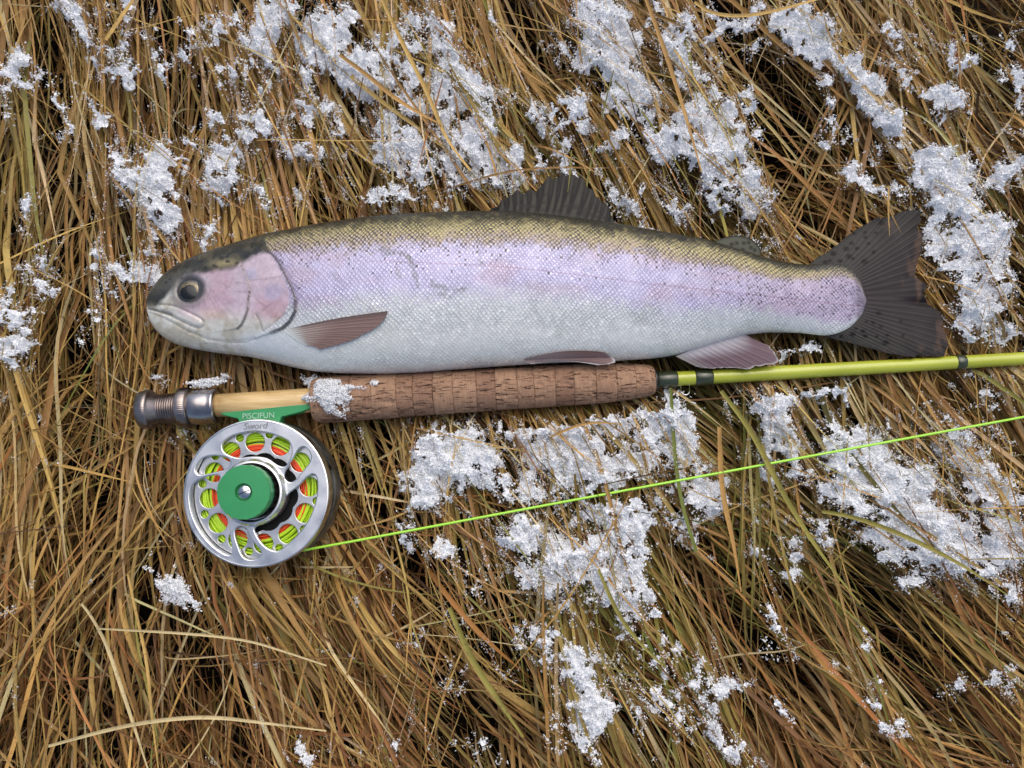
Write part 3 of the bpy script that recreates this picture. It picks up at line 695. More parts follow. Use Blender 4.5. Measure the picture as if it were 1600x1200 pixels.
    # dark net bruises and rubbed patches
    for pts, wd, s in [([(598, 391), (622, 397), (640, 404)], 6, .55), ([(640, 404), (648, 425), (655, 448)], 4.5, .6), ([(618, 420), (627, 440)], 4, .45), ([(676, 446), (700, 456), (728, 455)], 5, .6), ([(690, 462), (704, 468)], 5, .4),
                       ([(748, 396), (752, 415)], 3.5, .5), ([(560, 470), (600, 500)], 8, .18), ([(835, 480), (850, 510)], 5, .25), ([(985, 490), (1010, 500)], 8, .25), ([(1010, 480), (1030, 485)], 8, .2), ([(520, 430), (540, 445)], 6, .25)]:
        dd, _ = polydist(X, Y, F1(pts, 0.021)); f = s * (1 - smooth(0.3, 1.0, dd / wd + 2.2 * (fbm(X / 7, Y / 5, 33, 3) - .5))) * .8
        C = col_mix(C, np.broadcast_to(lin((96, 102, 94)), C.shape), f); E = col_mix(E, np.broadcast_to(lin((60, 66, 60)), C.shape), f)
    # head colours
    hcol = np.empty_like(C); n1 = fbm(X / 16, Y / 16, 51, 4); n2 = fbm(X / 40, Y / 30, 52, 3)
    cheek = col_mix(np.broadcast_to(lin((204, 186, 198)), C.shape), np.broadcast_to(lin((190, 156, 168)), C.shape), np.clip(smooth(.35, .75, n2) * .7, 0, 1))
    cheek = col_mix(cheek, np.broadcast_to(lin((184, 182, 210)), C.shape), smooth(.48, .72, fbm(X / 34, Y / 26, 57, 2)) * .6 * smooth(370, 400, X))
    jaw = col_mix(np.broadcast_to(lin((206, 206, 198)), C.shape), np.broadcast_to(lin((172, 164, 142)), C.shape), smooth(.42, .7, n1) * .7)
    hcol = col_mix(cheek, jaw, np.clip(smooth(488, 515, Y) + (1 - smooth(270, 318, X)), 0, 1))
    # lower gill cover blush
    g1 = np.exp(-(((X - 440) / 26) ** 2 + ((Y - 502) / 12) ** 2)); hcol = col_mix(hcol, np.broadcast_to(lin((176, 130, 144)), C.shape), g1 * .55)
    g2 = np.exp(-(((X - 345) / 28) ** 2 + ((Y - 500) / 9) ** 2)); hcol = col_mix(hcol, np.broadcast_to(lin((200, 172, 148)), C.shape), g2 * .5)
    dkn = np.array(DARKLINE); side = Y - np.interp(X, dkn[:, 0], dkn[:, 1])
    darkm = 1 - smooth(-5, 7, side + 10 * (fbm(X / 12, Y / 12, 58, 3) - .5))
    hd_c = col_mix(np.broadcast_to(lin((50, 49, 41)), C.shape), np.broadcast_to(lin((78, 73, 56)), C.shape), smooth(.45, .7, n1))
    hcol = col_mix(hcol, hd_c, darkm)
    # yellowish patch behind the eye
    yl = np.exp(-(((X - 365) / 22) ** 2 + ((Y - 422) / 7) ** 2)); hcol = col_mix(hcol, np.broadcast_to(lin((168, 156, 112)), C.shape), yl * .7)
    # spots on the crown
    hs = np.zeros_like(X); rs = np.random.default_rng(3)
    for _ in range(34):
        sx = rs.uniform(250, 425); sy = np.interp(sx, dkn[:, 0], dkn[:, 1]) - rs.uniform(2, 30); rr = rs.uniform(1.8, 3.6)
        hs = np.maximum(hs, 1 - smooth(.6, 1.3, np.hypot((X - sx) / 1.25, Y - sy) / rr))
    hcol = col_mix(hcol, np.broadcast_to(lin((36, 34, 28)), C.shape), hs * .8 * darkm)
    # eye socket skin, gill slits, mouth
    re = np.hypot((X - EYE[0]) / 1.12, (Y - EYE[1] + 3))
    fr_ = np.exp(-(((X - 262) / 26) ** 2 + ((Y - 448) / 15) ** 2)); hcol = col_mix(hcol, np.broadcast_to(lin((84, 82, 74)), C.shape), np.clip(fr_ * 1.2, 0, 1) * (1 - smooth(462, 470, Y)) * .85)
    hcol = col_mix(hcol, np.broadcast_to(lin((104, 104, 100)), C.shape), np.exp(-((re - 23) / 8.0) ** 2) * .55)
    hcol = col_mix(hcol, np.broadcast_to(lin((62, 64, 66)), C.shape), (1 - smooth(17, 25, re)) * .95)
    nos = np.maximum(1 - smooth(1.2, 2.6, np.hypot((X - 268) / 1.4, Y - 446)), 1 - smooth(1.0, 2.2, np.hypot((X - 274) / 1.3, Y - 442))); hcol = col_mix(hcol, np.broadcast_to(lin((24, 22, 20)), C.shape), nos * .85)
    do, _ = polydist(X, Y, OPER); dp, _ = polydist(X, Y, PREO); dm, _ = polydist(X, Y, MOUTH); dl, _ = polydist(X, Y, MAXL); du, _ = polydist(X, Y, MAXU); ds, _ = polydist(X, Y, SUBO); ds2, _ = polydist(X, Y, SUBO2)
    slit = np.maximum.reduce([.85 * np.exp(-(do / 2.1) ** 2), .7 * np.exp(-(dp / 1.7) ** 2), .75 * np.exp(-(dm / 1.8) ** 2), .4 * np.exp(-(dl / 1.5) ** 2), .5 * np.exp(-(du / 1.4) ** 2), .35 * np.exp(-(ds / 1.3) ** 2), .3 * np.exp(-(ds2 / 1.4) ** 2)])
    crease = np.zeros_like(X)
    for pts in ([(398, 441), (425, 440), (447, 437)], [(372, 444), (392, 446)], [(370, 458), (393, 460)], [(404, 470), (420, 482)], [(412, 490), (430, 478)], [(352, 444), (357, 452)]):
        dd, _ = polydist(X, Y, F1(pts, .0145)); crease = np.maximum(crease, .3 * np.exp(-(dd / .9) ** 2))
    dli, _ = polydist(X, Y, LIP); slit = np.maximum(slit, .3 * np.exp(-(dli / 1.8) ** 2))
    slit = np.maximum(slit, crease)
    slitc = slit
    # head / body border
    bx_ = np.interp(Y, [350, 367, 380, 394, 410, 428, 453, 473, 490, 505, 515, 540, 600], [418, 418, 422, 428, 437, 448, 461, 468, 467, 458, 445, 395, 380])
    bx_ = bx_ + (BODYZ * 0)
    body = smooth(-1.5, 2.5, X - bx_)
    white_throat = smooth(520, 535, Y) * smooth(360, 420, X)
    hcol = hcol * (0.84 + .32 * fbm(X / 5, Y / 5, 64, 3))[..., None] * (0.9 + .2 * fbm(X / 22, Y / 12, 65, 3))[..., None]
    Ch = col_mix(hcol, C, body); Eh = col_mix(hcol, E, body)
    sl3 = np.broadcast_to(lin((58, 50, 48)), C.shape); Ch = col_mix(Ch, sl3, slitc); Eh = col_mix(Eh, sl3, slitc)
    endm = smooth(1322, 1350, X + 22 * (fbm(X / 5, Y / 5, 66, 3) - .5)); tl_ = np.broadcast_to(lin((86, 78, 82)), C.shape); Ch = col_mix(Ch, tl_, endm * .6); Eh = col_mix(Eh, tl_ * .6, endm * .6)
    Ch = col_mix(Ch, np.broadcast_to(lin((214, 220, 222)), C.shape), white_throat * (1 - smooth(440, 520, X)))
    sp1 = np.exp(-((Tn - (b3 - .03)) / .09) ** 2) * .75 + .28 * (Tn < b3)
    sp2 = smooth(1040, 1180, X) * smooth(b3 - .1, b3, Tn) * (1 - smooth(b4 - .1, b4 + .02, Tn)) * .42
    sp3 = smooth(1290, 1315, X) * .25 * (1 - smooth(.75, .9, T)) + .012 * smooth(b3, b3 + .05, Tn) * (1 - smooth(b4 - .1, b4, Tn))
    spk = np.clip((sp1 + sp2 * .75 + sp3 * .7) * (0.35 + 1.3 * smooth(.4, .65, fbm(X / 9, Y / 9, 68, 2))), 0, .75) * body
    scl = body * (1 - .75 * white_throat * (1 - smooth(430, 540, X)))
    M = np.stack([scl, spk, smooth(b4 - .1, b4 + .15, Tn) * body], -1)
    arc = np.cumsum(np.hypot(np.diff(Y, axis=1, prepend=Y[:, :1]), np.diff(Z - D * up * sc, axis=1, prepend=Z[:, :1])), 1)
    arc = arc * (0.82 + 0.18 * 245 / np.maximum(arc[:, 209:210], 40) * 1.0)
    uv = np.stack([X, arc], -1)
    F = grid_faces(nu, nv, wrap=True)[:, ::-1]
    Vn = V.reshape(-1, 3); n0 = len(Vn)
    Vn = np.concatenate([Vn, V[0].mean(0)[None], V[-1].mean(0)[None]])
    j = np.arange(nv); j2 = (j + 1) % nv
    capA = np.stack([np.full(nv, n0), j2, j], -1)[:, ::-1]; capB = np.stack([np.full(nv, n0 + 1), (nu - 1) * nv + j, (nu - 1) * nv + j2], -1)[:, ::-1]
    me = mesh_np('body', Vn, [F, capA, capB])
    ext = lambda A: np.concatenate([A.reshape(-1, A.shape[-1]), A[0].mean(0)[None], A[-1].mean(0)[None]])
    lum = .90 + .15 * smooth(b4 - .1, b4 + .15, Tn)[..., None]
    vcol(me, 'Col', np.clip(ext(Ch * lum), 0, .95)); vcol(me, 'Edge', np.clip(ext(Eh * lum * .97), 0, .95)); vcol(me, 'Msk', ext(M)); vuv(me, 'scale_uv', ext(uv))
    return me

k = NT('trout_skin')
uvv = k.attr('scale_uv').outputs['Vector']; nz = k.n('ShaderNodeTexNoise'); k.set(nz, 'Vector', uvv); k.set(nz, 'Scale', 0.04); k.set(nz, 'Detail', 2.0)
wv_ = k.n('ShaderNodeVectorMath', operation='MULTIPLY_ADD'); k.set(wv_, 0, nz.outputs['Color']); wv_.inputs[1].default_value = (11, 9, 0); k.set(wv_, 2, uvv)
sx = k.n('ShaderNodeSeparateXYZ'); k.set(sx, 0, wv_.outputs[0])
uq = k.math('DIVIDE', sx.outputs[0], 6.7); vq = k.math('DIVIDE', sx.outputs[1], 7.8)
a = k.math('ADD', uq, vq); b = k.math('SUBTRACT', uq, vq)
fa = k.math('FRACT', a); fb = k.math('FRACT', b)
da = k.math('ABSOLUTE', k.math('SUBTRACT', fa, 0.5)); db = k.math('ABSOLUTE', k.math('SUBTRACT', fb, 0.5))
edge = k.mapr(k.math('MAXIMUM', da, db), 0.24, 0.46, 0, 1, True)
cmb = k.n('ShaderNodeCombineXYZ'); k.set(cmb, 0, k.math('FLOOR', a)); k.set(cmb, 1, k.math('FLOOR', b))
wn_ = k.n('ShaderNodeTexWhiteNoise', noise_dimensions='2D'); k.set(wn_, 'Vector', cmb.outputs[0])
ms = k.n('ShaderNodeSeparateColor'); k.set(ms, 0, k.attr('Msk').outputs['Color'])
patchy = k.noise(uvv, 0.022, 3, .6)
scl = k.math('MULTIPLY', ms.outputs[0], k.mapr(patchy, .35, .62, .5, 1.0, True)); spk, bel = ms.outputs[1], ms.outputs[2]
col = k.mix(k.math('MULTIPLY', edge, k.math('MULTIPLY', scl, 0.85)), k.attr('Col').outputs['Color'], k.attr('Edge').outputs['Color'])
vs = k.n('ShaderNodeSeparateColor'); k.set(vs, 0, wn_.outputs['Color'])
col = k.mix(k.math('MULTIPLY', scl, 0.55), col, k.mix(1.0, col, k.ramp(vs.outputs[1], [(0, (.82, .82, .82)), (.8, (1.05, 1.05, 1.05)), (1, (1.3, 1.3, 1.3))]), 'MULTIPLY'))
isp = k.math('LESS_THAN', vs.outputs[0], spk)
a2_ = k.math('ADD', a, 0.5); b2_ = k.math('ADD', b, 0.5)
cm2 = k.n('ShaderNodeCombineXYZ'); k.set(cm2, 0, k.math('FLOOR', a2_)); k.set(cm2, 1, k.math('FLOOR', b2_))
wn2 = k.n('ShaderNodeTexWhiteNoise', noise_dimensions='2D'); k.set(wn2, 'Vector', cm2.outputs[0])
ea = k.math('ABSOLUTE', k.math('SUBTRACT', k.math('FRACT', a2_), 0.5)); eb = k.math('ABSOLUTE', k.math('SUBTRACT', k.math('FRACT', b2_), 0.5))
isp = k.math('LESS_THAN', wn2.outputs['Value'], spk)
crs = k.math('MULTIPLY', k.mapr(k.math('MINIMUM', ea, eb), 0.10, 0.30, 1, 0, True), k.mapr(k.math('MAXIMUM', ea, eb), 0.22, 0.5, 1, 0, True))
vs2 = k.n('ShaderNodeSeparateColor'); k.set(vs2, 0, wn2.outputs['Color'])
spot = k.math('MULTIPLY', k.math('MULTIPLY', isp, crs), k.mapr(vs2.outputs[1], 0, 1, 0.35, 1.0))
col = k.mix(spot, col, (0.035, 0.03, 0.04, 1))
hgt = k.math('MULTIPLY', k.math('MULTIPLY', k.math('ADD', k.math('ADD', fa, fb), k.math('MULTIPLY', edge, -1.2)), 0.5), scl)
fine = k.noise(uvv, 0.35, 4)
hh = k.math('ADD', hgt, k.math('MULTIPLY', fine, 0.35))
k.P(Base_Color=col, Metallic=k.mapr(scl, 0, 1, 0.08, 0.18), Roughness=k.mapr(vs.outputs[2], 0, 1, 0.20, 0.46), Specular_IOR_Level=0.45, Coat_Weight=0.5, Coat_Roughness=k.mapr(patchy, .3, .7, .08, .24),
    Normal=k.bump(hh, 0.45, 0.0006), Coat_Normal=k.bump(k.math('ADD', hh, k.math('MULTIPLY', k.noise(uvv, 0.06, 3), 3.0)), 0.30, 0.0008))
add('body', build_body(), k.m, fish)

# eye: dark ball, brassy iris ring, glossy black pupil
ez = float(fish_surf(np.array(EYE[0]), np.array(EYE[1]))) - 1.2
def dome(r0, r1, z0, z1, cx, cy, ax, nr=10, ns=40):
    rr = np.linspace(r0, r1, nr)[:, None]; th = np.linspace(0, 2 * math.pi, ns, endpoint=False)[None, :]
    f = (rr - r0) / max(r1 - r0, 1e-6)
    X = cx + rr * ax * np.cos(th); Y = cy - rr * np.sin(th); Z = z0 + (z1 - z0) * f ** 2 + 0 * th
    return mesh_np('dome', fish_world(X, Y, Z).reshape(-1, 3), grid_faces(nr, ns, True))
eyem = paint('eye_skin', tuple(lin((58, 60, 62))), 0.25, coat=0.6)
iris = NT('iris'); o_ = iris.noise(iris.obj(), 900, 3)
iris.P(Base_Color=iris.ramp(o_, [(.3, tuple(lin((66, 58, 42)))), (.6, tuple(lin((124, 110, 74))))]), Metallic=.35, Roughness=.3, Coat_Weight=1.0, Coat_Roughness=.04)
pup = NT('pupil'); pup.P(Base_Color=(.005, .006, .008, 1), Roughness=.3, Specular_IOR_Level=.3, Coat_Weight=.5, Coat_Roughness=.06)
eye = add('eye', dome(14.2, 19.5, ez - .2, ez - 4.5, EYE[0] + .5, EYE[1] - 1.0, 1.12), eyem, fish)
add('iris', dome(8.8, 15.4, ez + 1.5, ez - .9, EYE[0], EYE[1] - 1.0, 1.12), iris.m, eye)
add('pupil', dome(0.01, 10.9, ez + 2.7, ez + 1.2, EYE[0] - 1.0, EYE[1] + 1.6, 1.24), pup.m, eye)

# fins: ribbed sheets with a thickness
finm = NT('fin_skin'); fc = finm.attr('Col'); fh = finm.noise(finm.obj(), 700, 4)
finm.P(Base_Color=fc.outputs['Color'], Roughness=.5, Specular_IOR_Level=.2, Normal=finm.bump(fh, .2, .0004))
def fin(name, base, edge, zf, rays, colf, jag=3.0, thick=0.8, ridge=0.7, ns=240, nt=56, seed=1, hook=0.0, label=None):
    B = resample(base, ns); Eg = resample(edge, ns)
    s = np.linspace(0, 1, ns)[:, None]; t = np.linspace(0, 1, nt)[None, :]
    r_ = rays * (s + .012 * np.sin(s * 23 + seed))
    tear = (vnoise(s * rays * .8, s * 0, seed) - .5) * 2 + (vnoise(s * rays * 2.3, s * 0 + 3, seed) - .5) * 1.2
    ln = np.linalg.norm(Eg - B, axis=1)[:, None] + 1e-6
    tt = t * (1 + np.clip(jag * tear / np.maximum(ln, 12), -.25, .25) * smooth(.5, 1, t))
    X = B[:, :1] * (1 - tt) + Eg[:, :1] * tt; Y = B[:, 1:] * (1 - tt) + Eg[:, 1:] * tt
    dx = (Eg - B) / ln
    X = X + hook * np.sin(math.pi * t) * -dx[:, 1:]; Y = Y + hook * np.sin(math.pi * t) * dx[:, :1]
    rib = np.cos(2 * math.pi * r_ * 1.0) * (1 - .3 * t) + .6 * np.cos(2 * math.pi * r_ * 2) * smooth(.35, .7, t)
    Z = zf(X, Y, s + 0 * t, t + 0 * s) + ridge * rib * .5 * smooth(0, .15, t)
    th = thick * (1 - .7 * t) + 0 * s
    C = colf(X, Y, s + 0 * t, t + 0 * s, rib)
    Vt = fish_world(X, Y, Z).reshape(-1, 3); Vb = fish_world(X, Y, Z - th - .35).reshape(-1, 3)
    n = ns * nt; f = grid_faces(ns, nt)
    idx = np.arange(n).reshape(ns, nt); ring = np.concatenate([idx[:, -1], idx[-1, ::-1][1:], idx[::-1, 0][1:], idx[0, :][1:]])
    side = np.stack([ring[:-1], ring[1:], ring[1:] + n, ring[:-1] + n], -1)
    me = mesh_np(name, np.concatenate([Vt, Vb]), [f, f[:, ::-1] + n, side]); vcol(me, 'Col', np.clip(np.concatenate([C.reshape(-1, 3)] * 2), 0, 1))
    o = add(name, me, finm.m, fish)
    if label: o['label'] = label
    return o
def spots(X, Y, pts):
    m_ = np.zeros_like(X)
    for x, y, r0, ax in pts: m_ = np.maximum(m_, 1 - smooth(.55, 1.25, np.hypot((X - x) / ax, Y - y) / r0))
    return m_
rs = np.random.default_rng(11)
# tail
tsp = [(x + rs.normal(0, 3), y + rs.normal(0, 3), rs.uniform(2.5, 4.6), 1.25) for x, y in [(1290, 405), (1305, 396), (1322, 388), (1338, 374), (1352, 362), (1312, 405), (1328, 398), (1345, 386), (1360, 372), (1337, 408), (1356, 380), (1370, 360), (1350, 405), (1340, 350 + 12), (1378, 350), (1300, 412), (1365, 395), (1352, 500), (1362, 508), (1376, 515), (1350, 515), (1338, 512), (1370, 525), (1390, 520), (1334, 520), (1405, 505), (1385, 535), (1350, 528), (1410, 528), (1320, 524), (1368, 494)]]
def tail_col(X, Y, s, t, rib):
    c = col_mix(np.broadcast_to(lin((62, 61, 57)), X.shape + (3,)), np.broadcast_to(lin((50, 43, 45)), X.shape + (3,)), np.exp(-((s - .5) / .22) ** 2))
    c = col_mix(c, np.broadcast_to(lin((36, 32, 32)), c.shape), smooth(.72, 1.0, t) * .7)
    c = col_mix(c, np.broadcast_to(lin((30, 27, 27)), c.shape), np.clip(-rib * .6 + .25, 0, 1) * .65 * smooth(.05, .3, t))
    c = c * (0.85 + .35 * fbm(X / 18, Y / 18, 77, 3))[..., None]
    c = col_mix(c, np.broadcast_to(lin((92, 72, 60)), c.shape), smooth(.6, .75, fbm(X / 14, Y / 30, 78, 3)) * smooth(.6, .9, t) * .6)
    return col_mix(c, np.broadcast_to(lin((16, 16, 15)), c.shape), spots(X, Y, tsp) * .9)
def tail_z(X, Y, s, t):
    return -.5 - 9.0 * t + 4.0 * np.sin(s * 7.0 + 1) * t * t + 3.0 * (fbm(X / 40, Y / 40, 79, 2) - .5) * t - 7.0 * np.exp(-((s - .535) / .012) ** 2) * smooth(.45, .9, t)
TB = [(1262, 416), (1285, 420), (1310, 420), (1328, 428), (1339, 445), (1344, 468), (1340, 490), (1330, 503), (1314, 512), (1292, 516), (1274, 519)]
fin('tail_fin', TB, TAIL_EDGE, tail_z, 44, tail_col, jag=6, ns=520, nt=80, seed=4, ridge=.45)
# dorsal
def dorsal_col(X, Y, s, t, rib):
    c = np.broadcast_to(lin((58, 56, 50)), X.shape + (3,)).copy()
    c = col_mix(c, np.broadcast_to(lin((10, 10, 9)), c.shape), np.clip(-rib * 1.2 + .45, 0, 1) * .95 * smooth(.03, .25, t))
    c = col_mix(c, np.broadcast_to(lin((38, 35, 32)), c.shape), smooth(.6, 1.0, t) * .55)
    dots = smooth(.58, .68, vnoise(s * 26, t * 9, 5)); c = col_mix(c, np.broadcast_to(lin((32, 30, 28)), c.shape), dots * .6 * smooth(.05, .2, t) * (1 - smooth(.6, .8, t)))
    return c * (0.85 + .3 * fbm(X / 12, Y / 12, 83, 3))[..., None]
def dorsal_z(X, Y, s, t): return 2.0 - 11.0 * t + 3.0 * np.sin(s * 9) * t
DB = [(757, 337), (800, 338), (850, 342), (900, 348), (940, 354), (963, 358)]
fin('dorsal_fin', DB, DORSAL_EDGE[0:1] + DORSAL_EDGE[1:], dorsal_z, 17, dorsal_col, jag=7, ns=260, nt=60, seed=7, ridge=.5, hook=2)
# adipose
asp = [(1143, 391 - 9), (1151, 388 - 8), (1162, 384 - 4), (1170, 379), (1160, 391), (1179, 391), (1152, 395 - 3), (1173, 387)]
def adi_col(X, Y, s, t, rib):
    c = col_mix(np.broadcast_to(lin((76, 77, 66)), X.shape + (3,)), np.broadcast_to(lin((34, 34, 30)), X.shape + (3,)), smooth(.8, .97, t))
    return col_mix(c, np.broadcast_to(lin((26, 27, 24)), c.shape), spots(X, Y, [(x, y, 3.8, 1) for x, y in asp]) * .85)
fin('adipose_fin', [(1110, 382), (1130, 388), (1150, 394), (1170, 400), (1189, 405)], ADI_EDGE, lambda X, Y, s, t: 1 - 5 * t + 2.5 * np.sin(math.pi * t), 3, adi_col, jag=0, ridge=.15, thick=2.4, ns=90, nt=30)
# pectoral, lying back along the flank
def pect_col(X, Y, s, t, rib):
    c = col_mix(np.broadcast_to(lin((166, 150, 142)), X.shape + (3,)), np.broadcast_to(lin((134, 110, 104)), X.shape + (3,)), smooth(.15, .6, t))
    c = col_mix(c, np.broadcast_to(lin((120, 92, 90)), c.shape), np.clip(-rib * .6 + .2, 0, 1) * .35)
    c = col_mix(c, np.broadcast_to(lin((98, 82, 80)), c.shape), (1 - smooth(.0, .16, s)) * .8)
    return col_mix(c, np.broadcast_to(lin((206, 210, 208)), c.shape), 1 - smooth(.0, .22, t))
PB = F1([(448, 519), (456, 526), (468, 535), (482, 543)], .012); PE = F1([(613, 490), (609, 496), (602, 504), (590, 514), (572, 524), (550, 533), (522, 540), (497, 545)], .019)
fin('pectoral_fin', PB, PE, lambda X, Y, s, t: fish_surf(X, Y) + 1.2 + 5.0 * t * (1 - .4 * s), 12, pect_col, jag=3, ridge=.4, thick=.8, ns=160, nt=90, seed=9, hook=-2)
# pelvic
def pel_col(X, Y, s, t, rib):
    c = col_mix(np.broadcast_to(lin((158, 142, 140)), X.shape + (3,)), np.broadcast_to(lin((134, 106, 102)), X.shape + (3,)), smooth(.2, .7, t) * (1 - .5 * s))
    c = col_mix(c, np.broadcast_to(lin((112, 84, 84)), c.shape), np.clip(-rib * .6 + .2, 0, 1) * .5)
    return col_mix(c, np.broadcast_to(lin((220, 220, 220)), c.shape), np.maximum(smooth(.8, .97, s), smooth(.95, 1, t)) * .7)
def near_belly(X, Y, s, t): return np.maximum(fish_surf(X, np.minimum(Y, tab(BOT, X) - 3)) * .9, 4) + 2.0
fin('pelvic_fin', F1([(818, 562), (822, 565), (830, 568)], .008), F1([(937, 550), (953, 553), (962, 561), (960, 567), (935, 569)], .010), lambda X, Y, s, t: near_belly(X, Y, s, t) + 4.5 - 3 * s, 10, pel_col, jag=2, ridge=.6, ns=120, nt=70, seed=13, hook=-5)
# anal
def anal_col(X, Y, s, t, rib):
    c = col_mix(np.broadcast_to(lin((176, 172, 178)), X.shape + (3,)), np.broadcast_to(lin((112, 92, 98)), X.shape + (3,)), smooth(.12, .6, t))
    c = col_mix(c, np.broadcast_to(lin((92, 74, 82)), c.shape), np.clip(-rib * .7 + .2, 0, 1) * .4 * smooth(.1, .4, t))
    c = col_mix(c, np.broadcast_to(lin((150, 146, 142)), c.shape), (smooth(.78, 1, s)) * .7)
    return col_mix(c, np.broadcast_to(lin((206, 206, 206)), c.shape), smooth(.94, 1, t) * .5)
fin('anal_fin', [(1158, 520), (1140, 524), (1110, 535), (1080, 547), (1055, 557)], [(1181, 531), (1197, 538), (1211, 548), (1216, 558), (1213, 569), (1170, 575), (1118, 575), (1086, 571)], lambda X, Y, s, t: 3 - 5 * t + 2 * np.sin(s * 5) * t, 13, anal_col, jag=4, ridge=.5, ns=180, nt=80, seed=17)

# ------------------------------------------------------------------ fly rod
ROD0 = rodA - np.array([0, 0, 0.012])
rod = thing('fly_rod', ROD0, 'lime green fly rod with worn cork grip lying along the trout belly', 'fishing rod')
def lathe(name, prof, seg=48, wob=None, closed=True):
    """profile (metres along the axis, radius) turned about the rod axis"""
    pr = np.array(prof, float); n = len(pr); th = np.linspace(0, 2 * math.pi, seg, endpoint=False)
    R = pr[:, 1][:, None] * np.ones((1, seg))
    if wob is not None: R = R + wob(pr[:, 0][:, None] + 0 * th[None, :], th[None, :] + 0 * R)
    ring = rod_side[None, None] * np.cos(th)[None, :, None] + rod_up[None, None] * np.sin(th)[None, :, None]
    V = rodA + rod_dir * pr[:, 0][:, None, None] + ring * R[..., None]
    V = V.reshape(-1, 3) - ROD0
    Fs = [grid_faces(n, seg, True)]
    if closed:
        c = len(V); V = np.concatenate([V, V[:seg].mean(0)[None], V[-seg:].mean(0)[None]])
        j = np.arange(seg); j2 = (j + 1) % seg
        Fs += [np.stack([np.full(seg, c), j2, j], -1), np.stack([np.full(seg, c + 1), (n - 1) * seg + j, (n - 1) * seg + j2], -1)]
    return mesh_np(name, V, Fs)
RT = rod_t
# cork rings
ck = NT('cork'); o = ck.obj(); oi = ck.n('ShaderNodeObjectInfo')
ang = math.atan2(rod_dir[1], rod_dir[0])
ol = ck.mapping(o, rot=(0, 0, -ang)); wv2 = ck.n('ShaderNodeVectorMath', operation='ADD'); ck.set(wv2, 0, ol)
rnd = ck.n('ShaderNodeCombineXYZ'); [ck.set(rnd, i, ck.math('MULTIPLY', oi.outputs['Random'], 7.0 + i)) for i in range(3)]
ck.set(wv2, 1, rnd.outputs[0]); lv = wv2.outputs[0]
gr = ck.noise(ck.mapping(lv, (1500, 160, 160)), 1.0, 4)              # rings of growth across the axis
pit = ck.noise(ck.mapping(lv, (110, 620, 620)), 1.0, 5, .6, .6)     # slots along the axis
fn = ck.noise(lv, 1700, 4)
base = ck.ramp(oi.outputs['Random'], [(0, tuple(lin((160, 128, 104)))), (.5, tuple(lin((176, 142, 114)))), (1, tuple(lin((148, 116, 94))))])
c1 = ck.mix(ck.mapr(gr, .42, .7, 0, .6), base, (*lin((136, 98, 78)), 1))
c1 = ck.mix(ck.mapr(fn, .5, .72, 0, .4), c1, (*lin((116, 78, 60)), 1))
pit2 = ck.noise(ck.mapping(lv, (75, 900, 900)), 1.0, 3, .6, 1.2)
crk = ck.noise(ck.mapping(lv, (55, 120, 120)), 1.0, 3)
pm = ck.math('MAXIMUM', ck.mapr(pit, .60, .66, 0, .9, True), ck.math('MULTIPLY', ck.mapr(pit2, .565, .63, 0, 1, True), ck.mapr(crk, .42, .55, 0, 1, True)))
c1 = ck.mix(ck.mapr(crk, .5, .75, 0, .35), c1, (*lin((128, 88, 66)), 1))
c1 = ck.mix(pm, c1, (*lin((58, 32, 28)), 1))
hg = ck.math('SUBTRACT', ck.math('MULTIPLY', fn, .25), pm)
ck.P(Base_Color=c1, Roughness=.75, Specular_IOR_Level=.3, Normal=ck.bump(hg, .7, .0007))
grip_t0, grip_t1 = RT(491), RT(1022)
def grip_r(t):
    x = (t - grip_t0) / (grip_t1 - grip_t0)
    return S * np.interp(x, [0, .02, .06, .15, .35, .5, .7, .85, .93, .97, .99, 1.0], [34, 37, 38, 37, 35, 34, 34, 32.5, 29, 26.5, 24.5, 21])
grip = bpy.data.objects.new('cork_grip', None); scene.collection.objects.link(grip); grip.parent = rod; grip['label'] = 'worn cork grip built of rings with dark pits'
cuts = np.linspace(grip_t0, grip_t1, 18); cuts[1:-1] += rng.normal(0, .0009, 16)
for i in range(17):
    a0, a1 = cuts[i] + 1e-5, cuts[i + 1] - 1e-5; tt_ = np.linspace(a0, a1, 22)
    rr = grip_r(tt_) + rng.normal(0, .00010)
    ed = np.minimum(tt_ - a0, a1 - tt_); rr = rr - .00025 * np.exp(-(ed / .00025) ** 2)
    sd = int(rng.integers(1000))
    chips = lambda t_, th_, sd=sd: -.0009 * smooth(.66, .74, fbm(t_ * 160, th_ * 5.0, sd, 3)) - .0002 * fbm(t_ * 900, th_ * 18, sd + 5, 2)
    add('cork_ring', lathe('cork_ring', np.stack([tt_, rr], -1), 96, chips), ck.m, grip)
gun = metal('gunmetal', (.46, .39, .36), .32, 1.0, .35); gun2 = metal('worn_hood_metal', (.74, .67, .64), .24, 1.0, .5, 500)
black = paint('black_check', (.012, .012, .013), .35)
def knurl(n, amp): return lambda t_, th_: amp * np.sign(np.sin(th_ * n))
def px_prof(pts): return [(RT(x), r_ * S) for x, r_ in pts]
add('butt_cap', lathe('butt_cap', px_prof([(219, 12), (220, 26), (222, 29), (232, 30.5), (236, 31), (239, 29), (240, 24), (252, 23.5)]), 160, lambda t_, th_: np.where((t_ > RT(221)) & (t_ < RT(238)), .00025 * np.sin(th_ * 70), 0)), gun, rod)
thr = [(RT(252 + i * .5), S * (22.5 + 1.5 * math.sin(i * .5 * 2 * math.pi / 3.6))) for i in range(62)]
add('thread', lathe('thread', thr, 64), gun, rod)
add('locking_ring', lathe('locking_ring', px_prof([(281, 22), (281.5, 29), (284, 31), (290, 31.5), (296, 31), (299, 29.5), (300, 26)]), 160, lambda t_, th_: .00022 * np.sin(th_ * 64)), gun, rod)
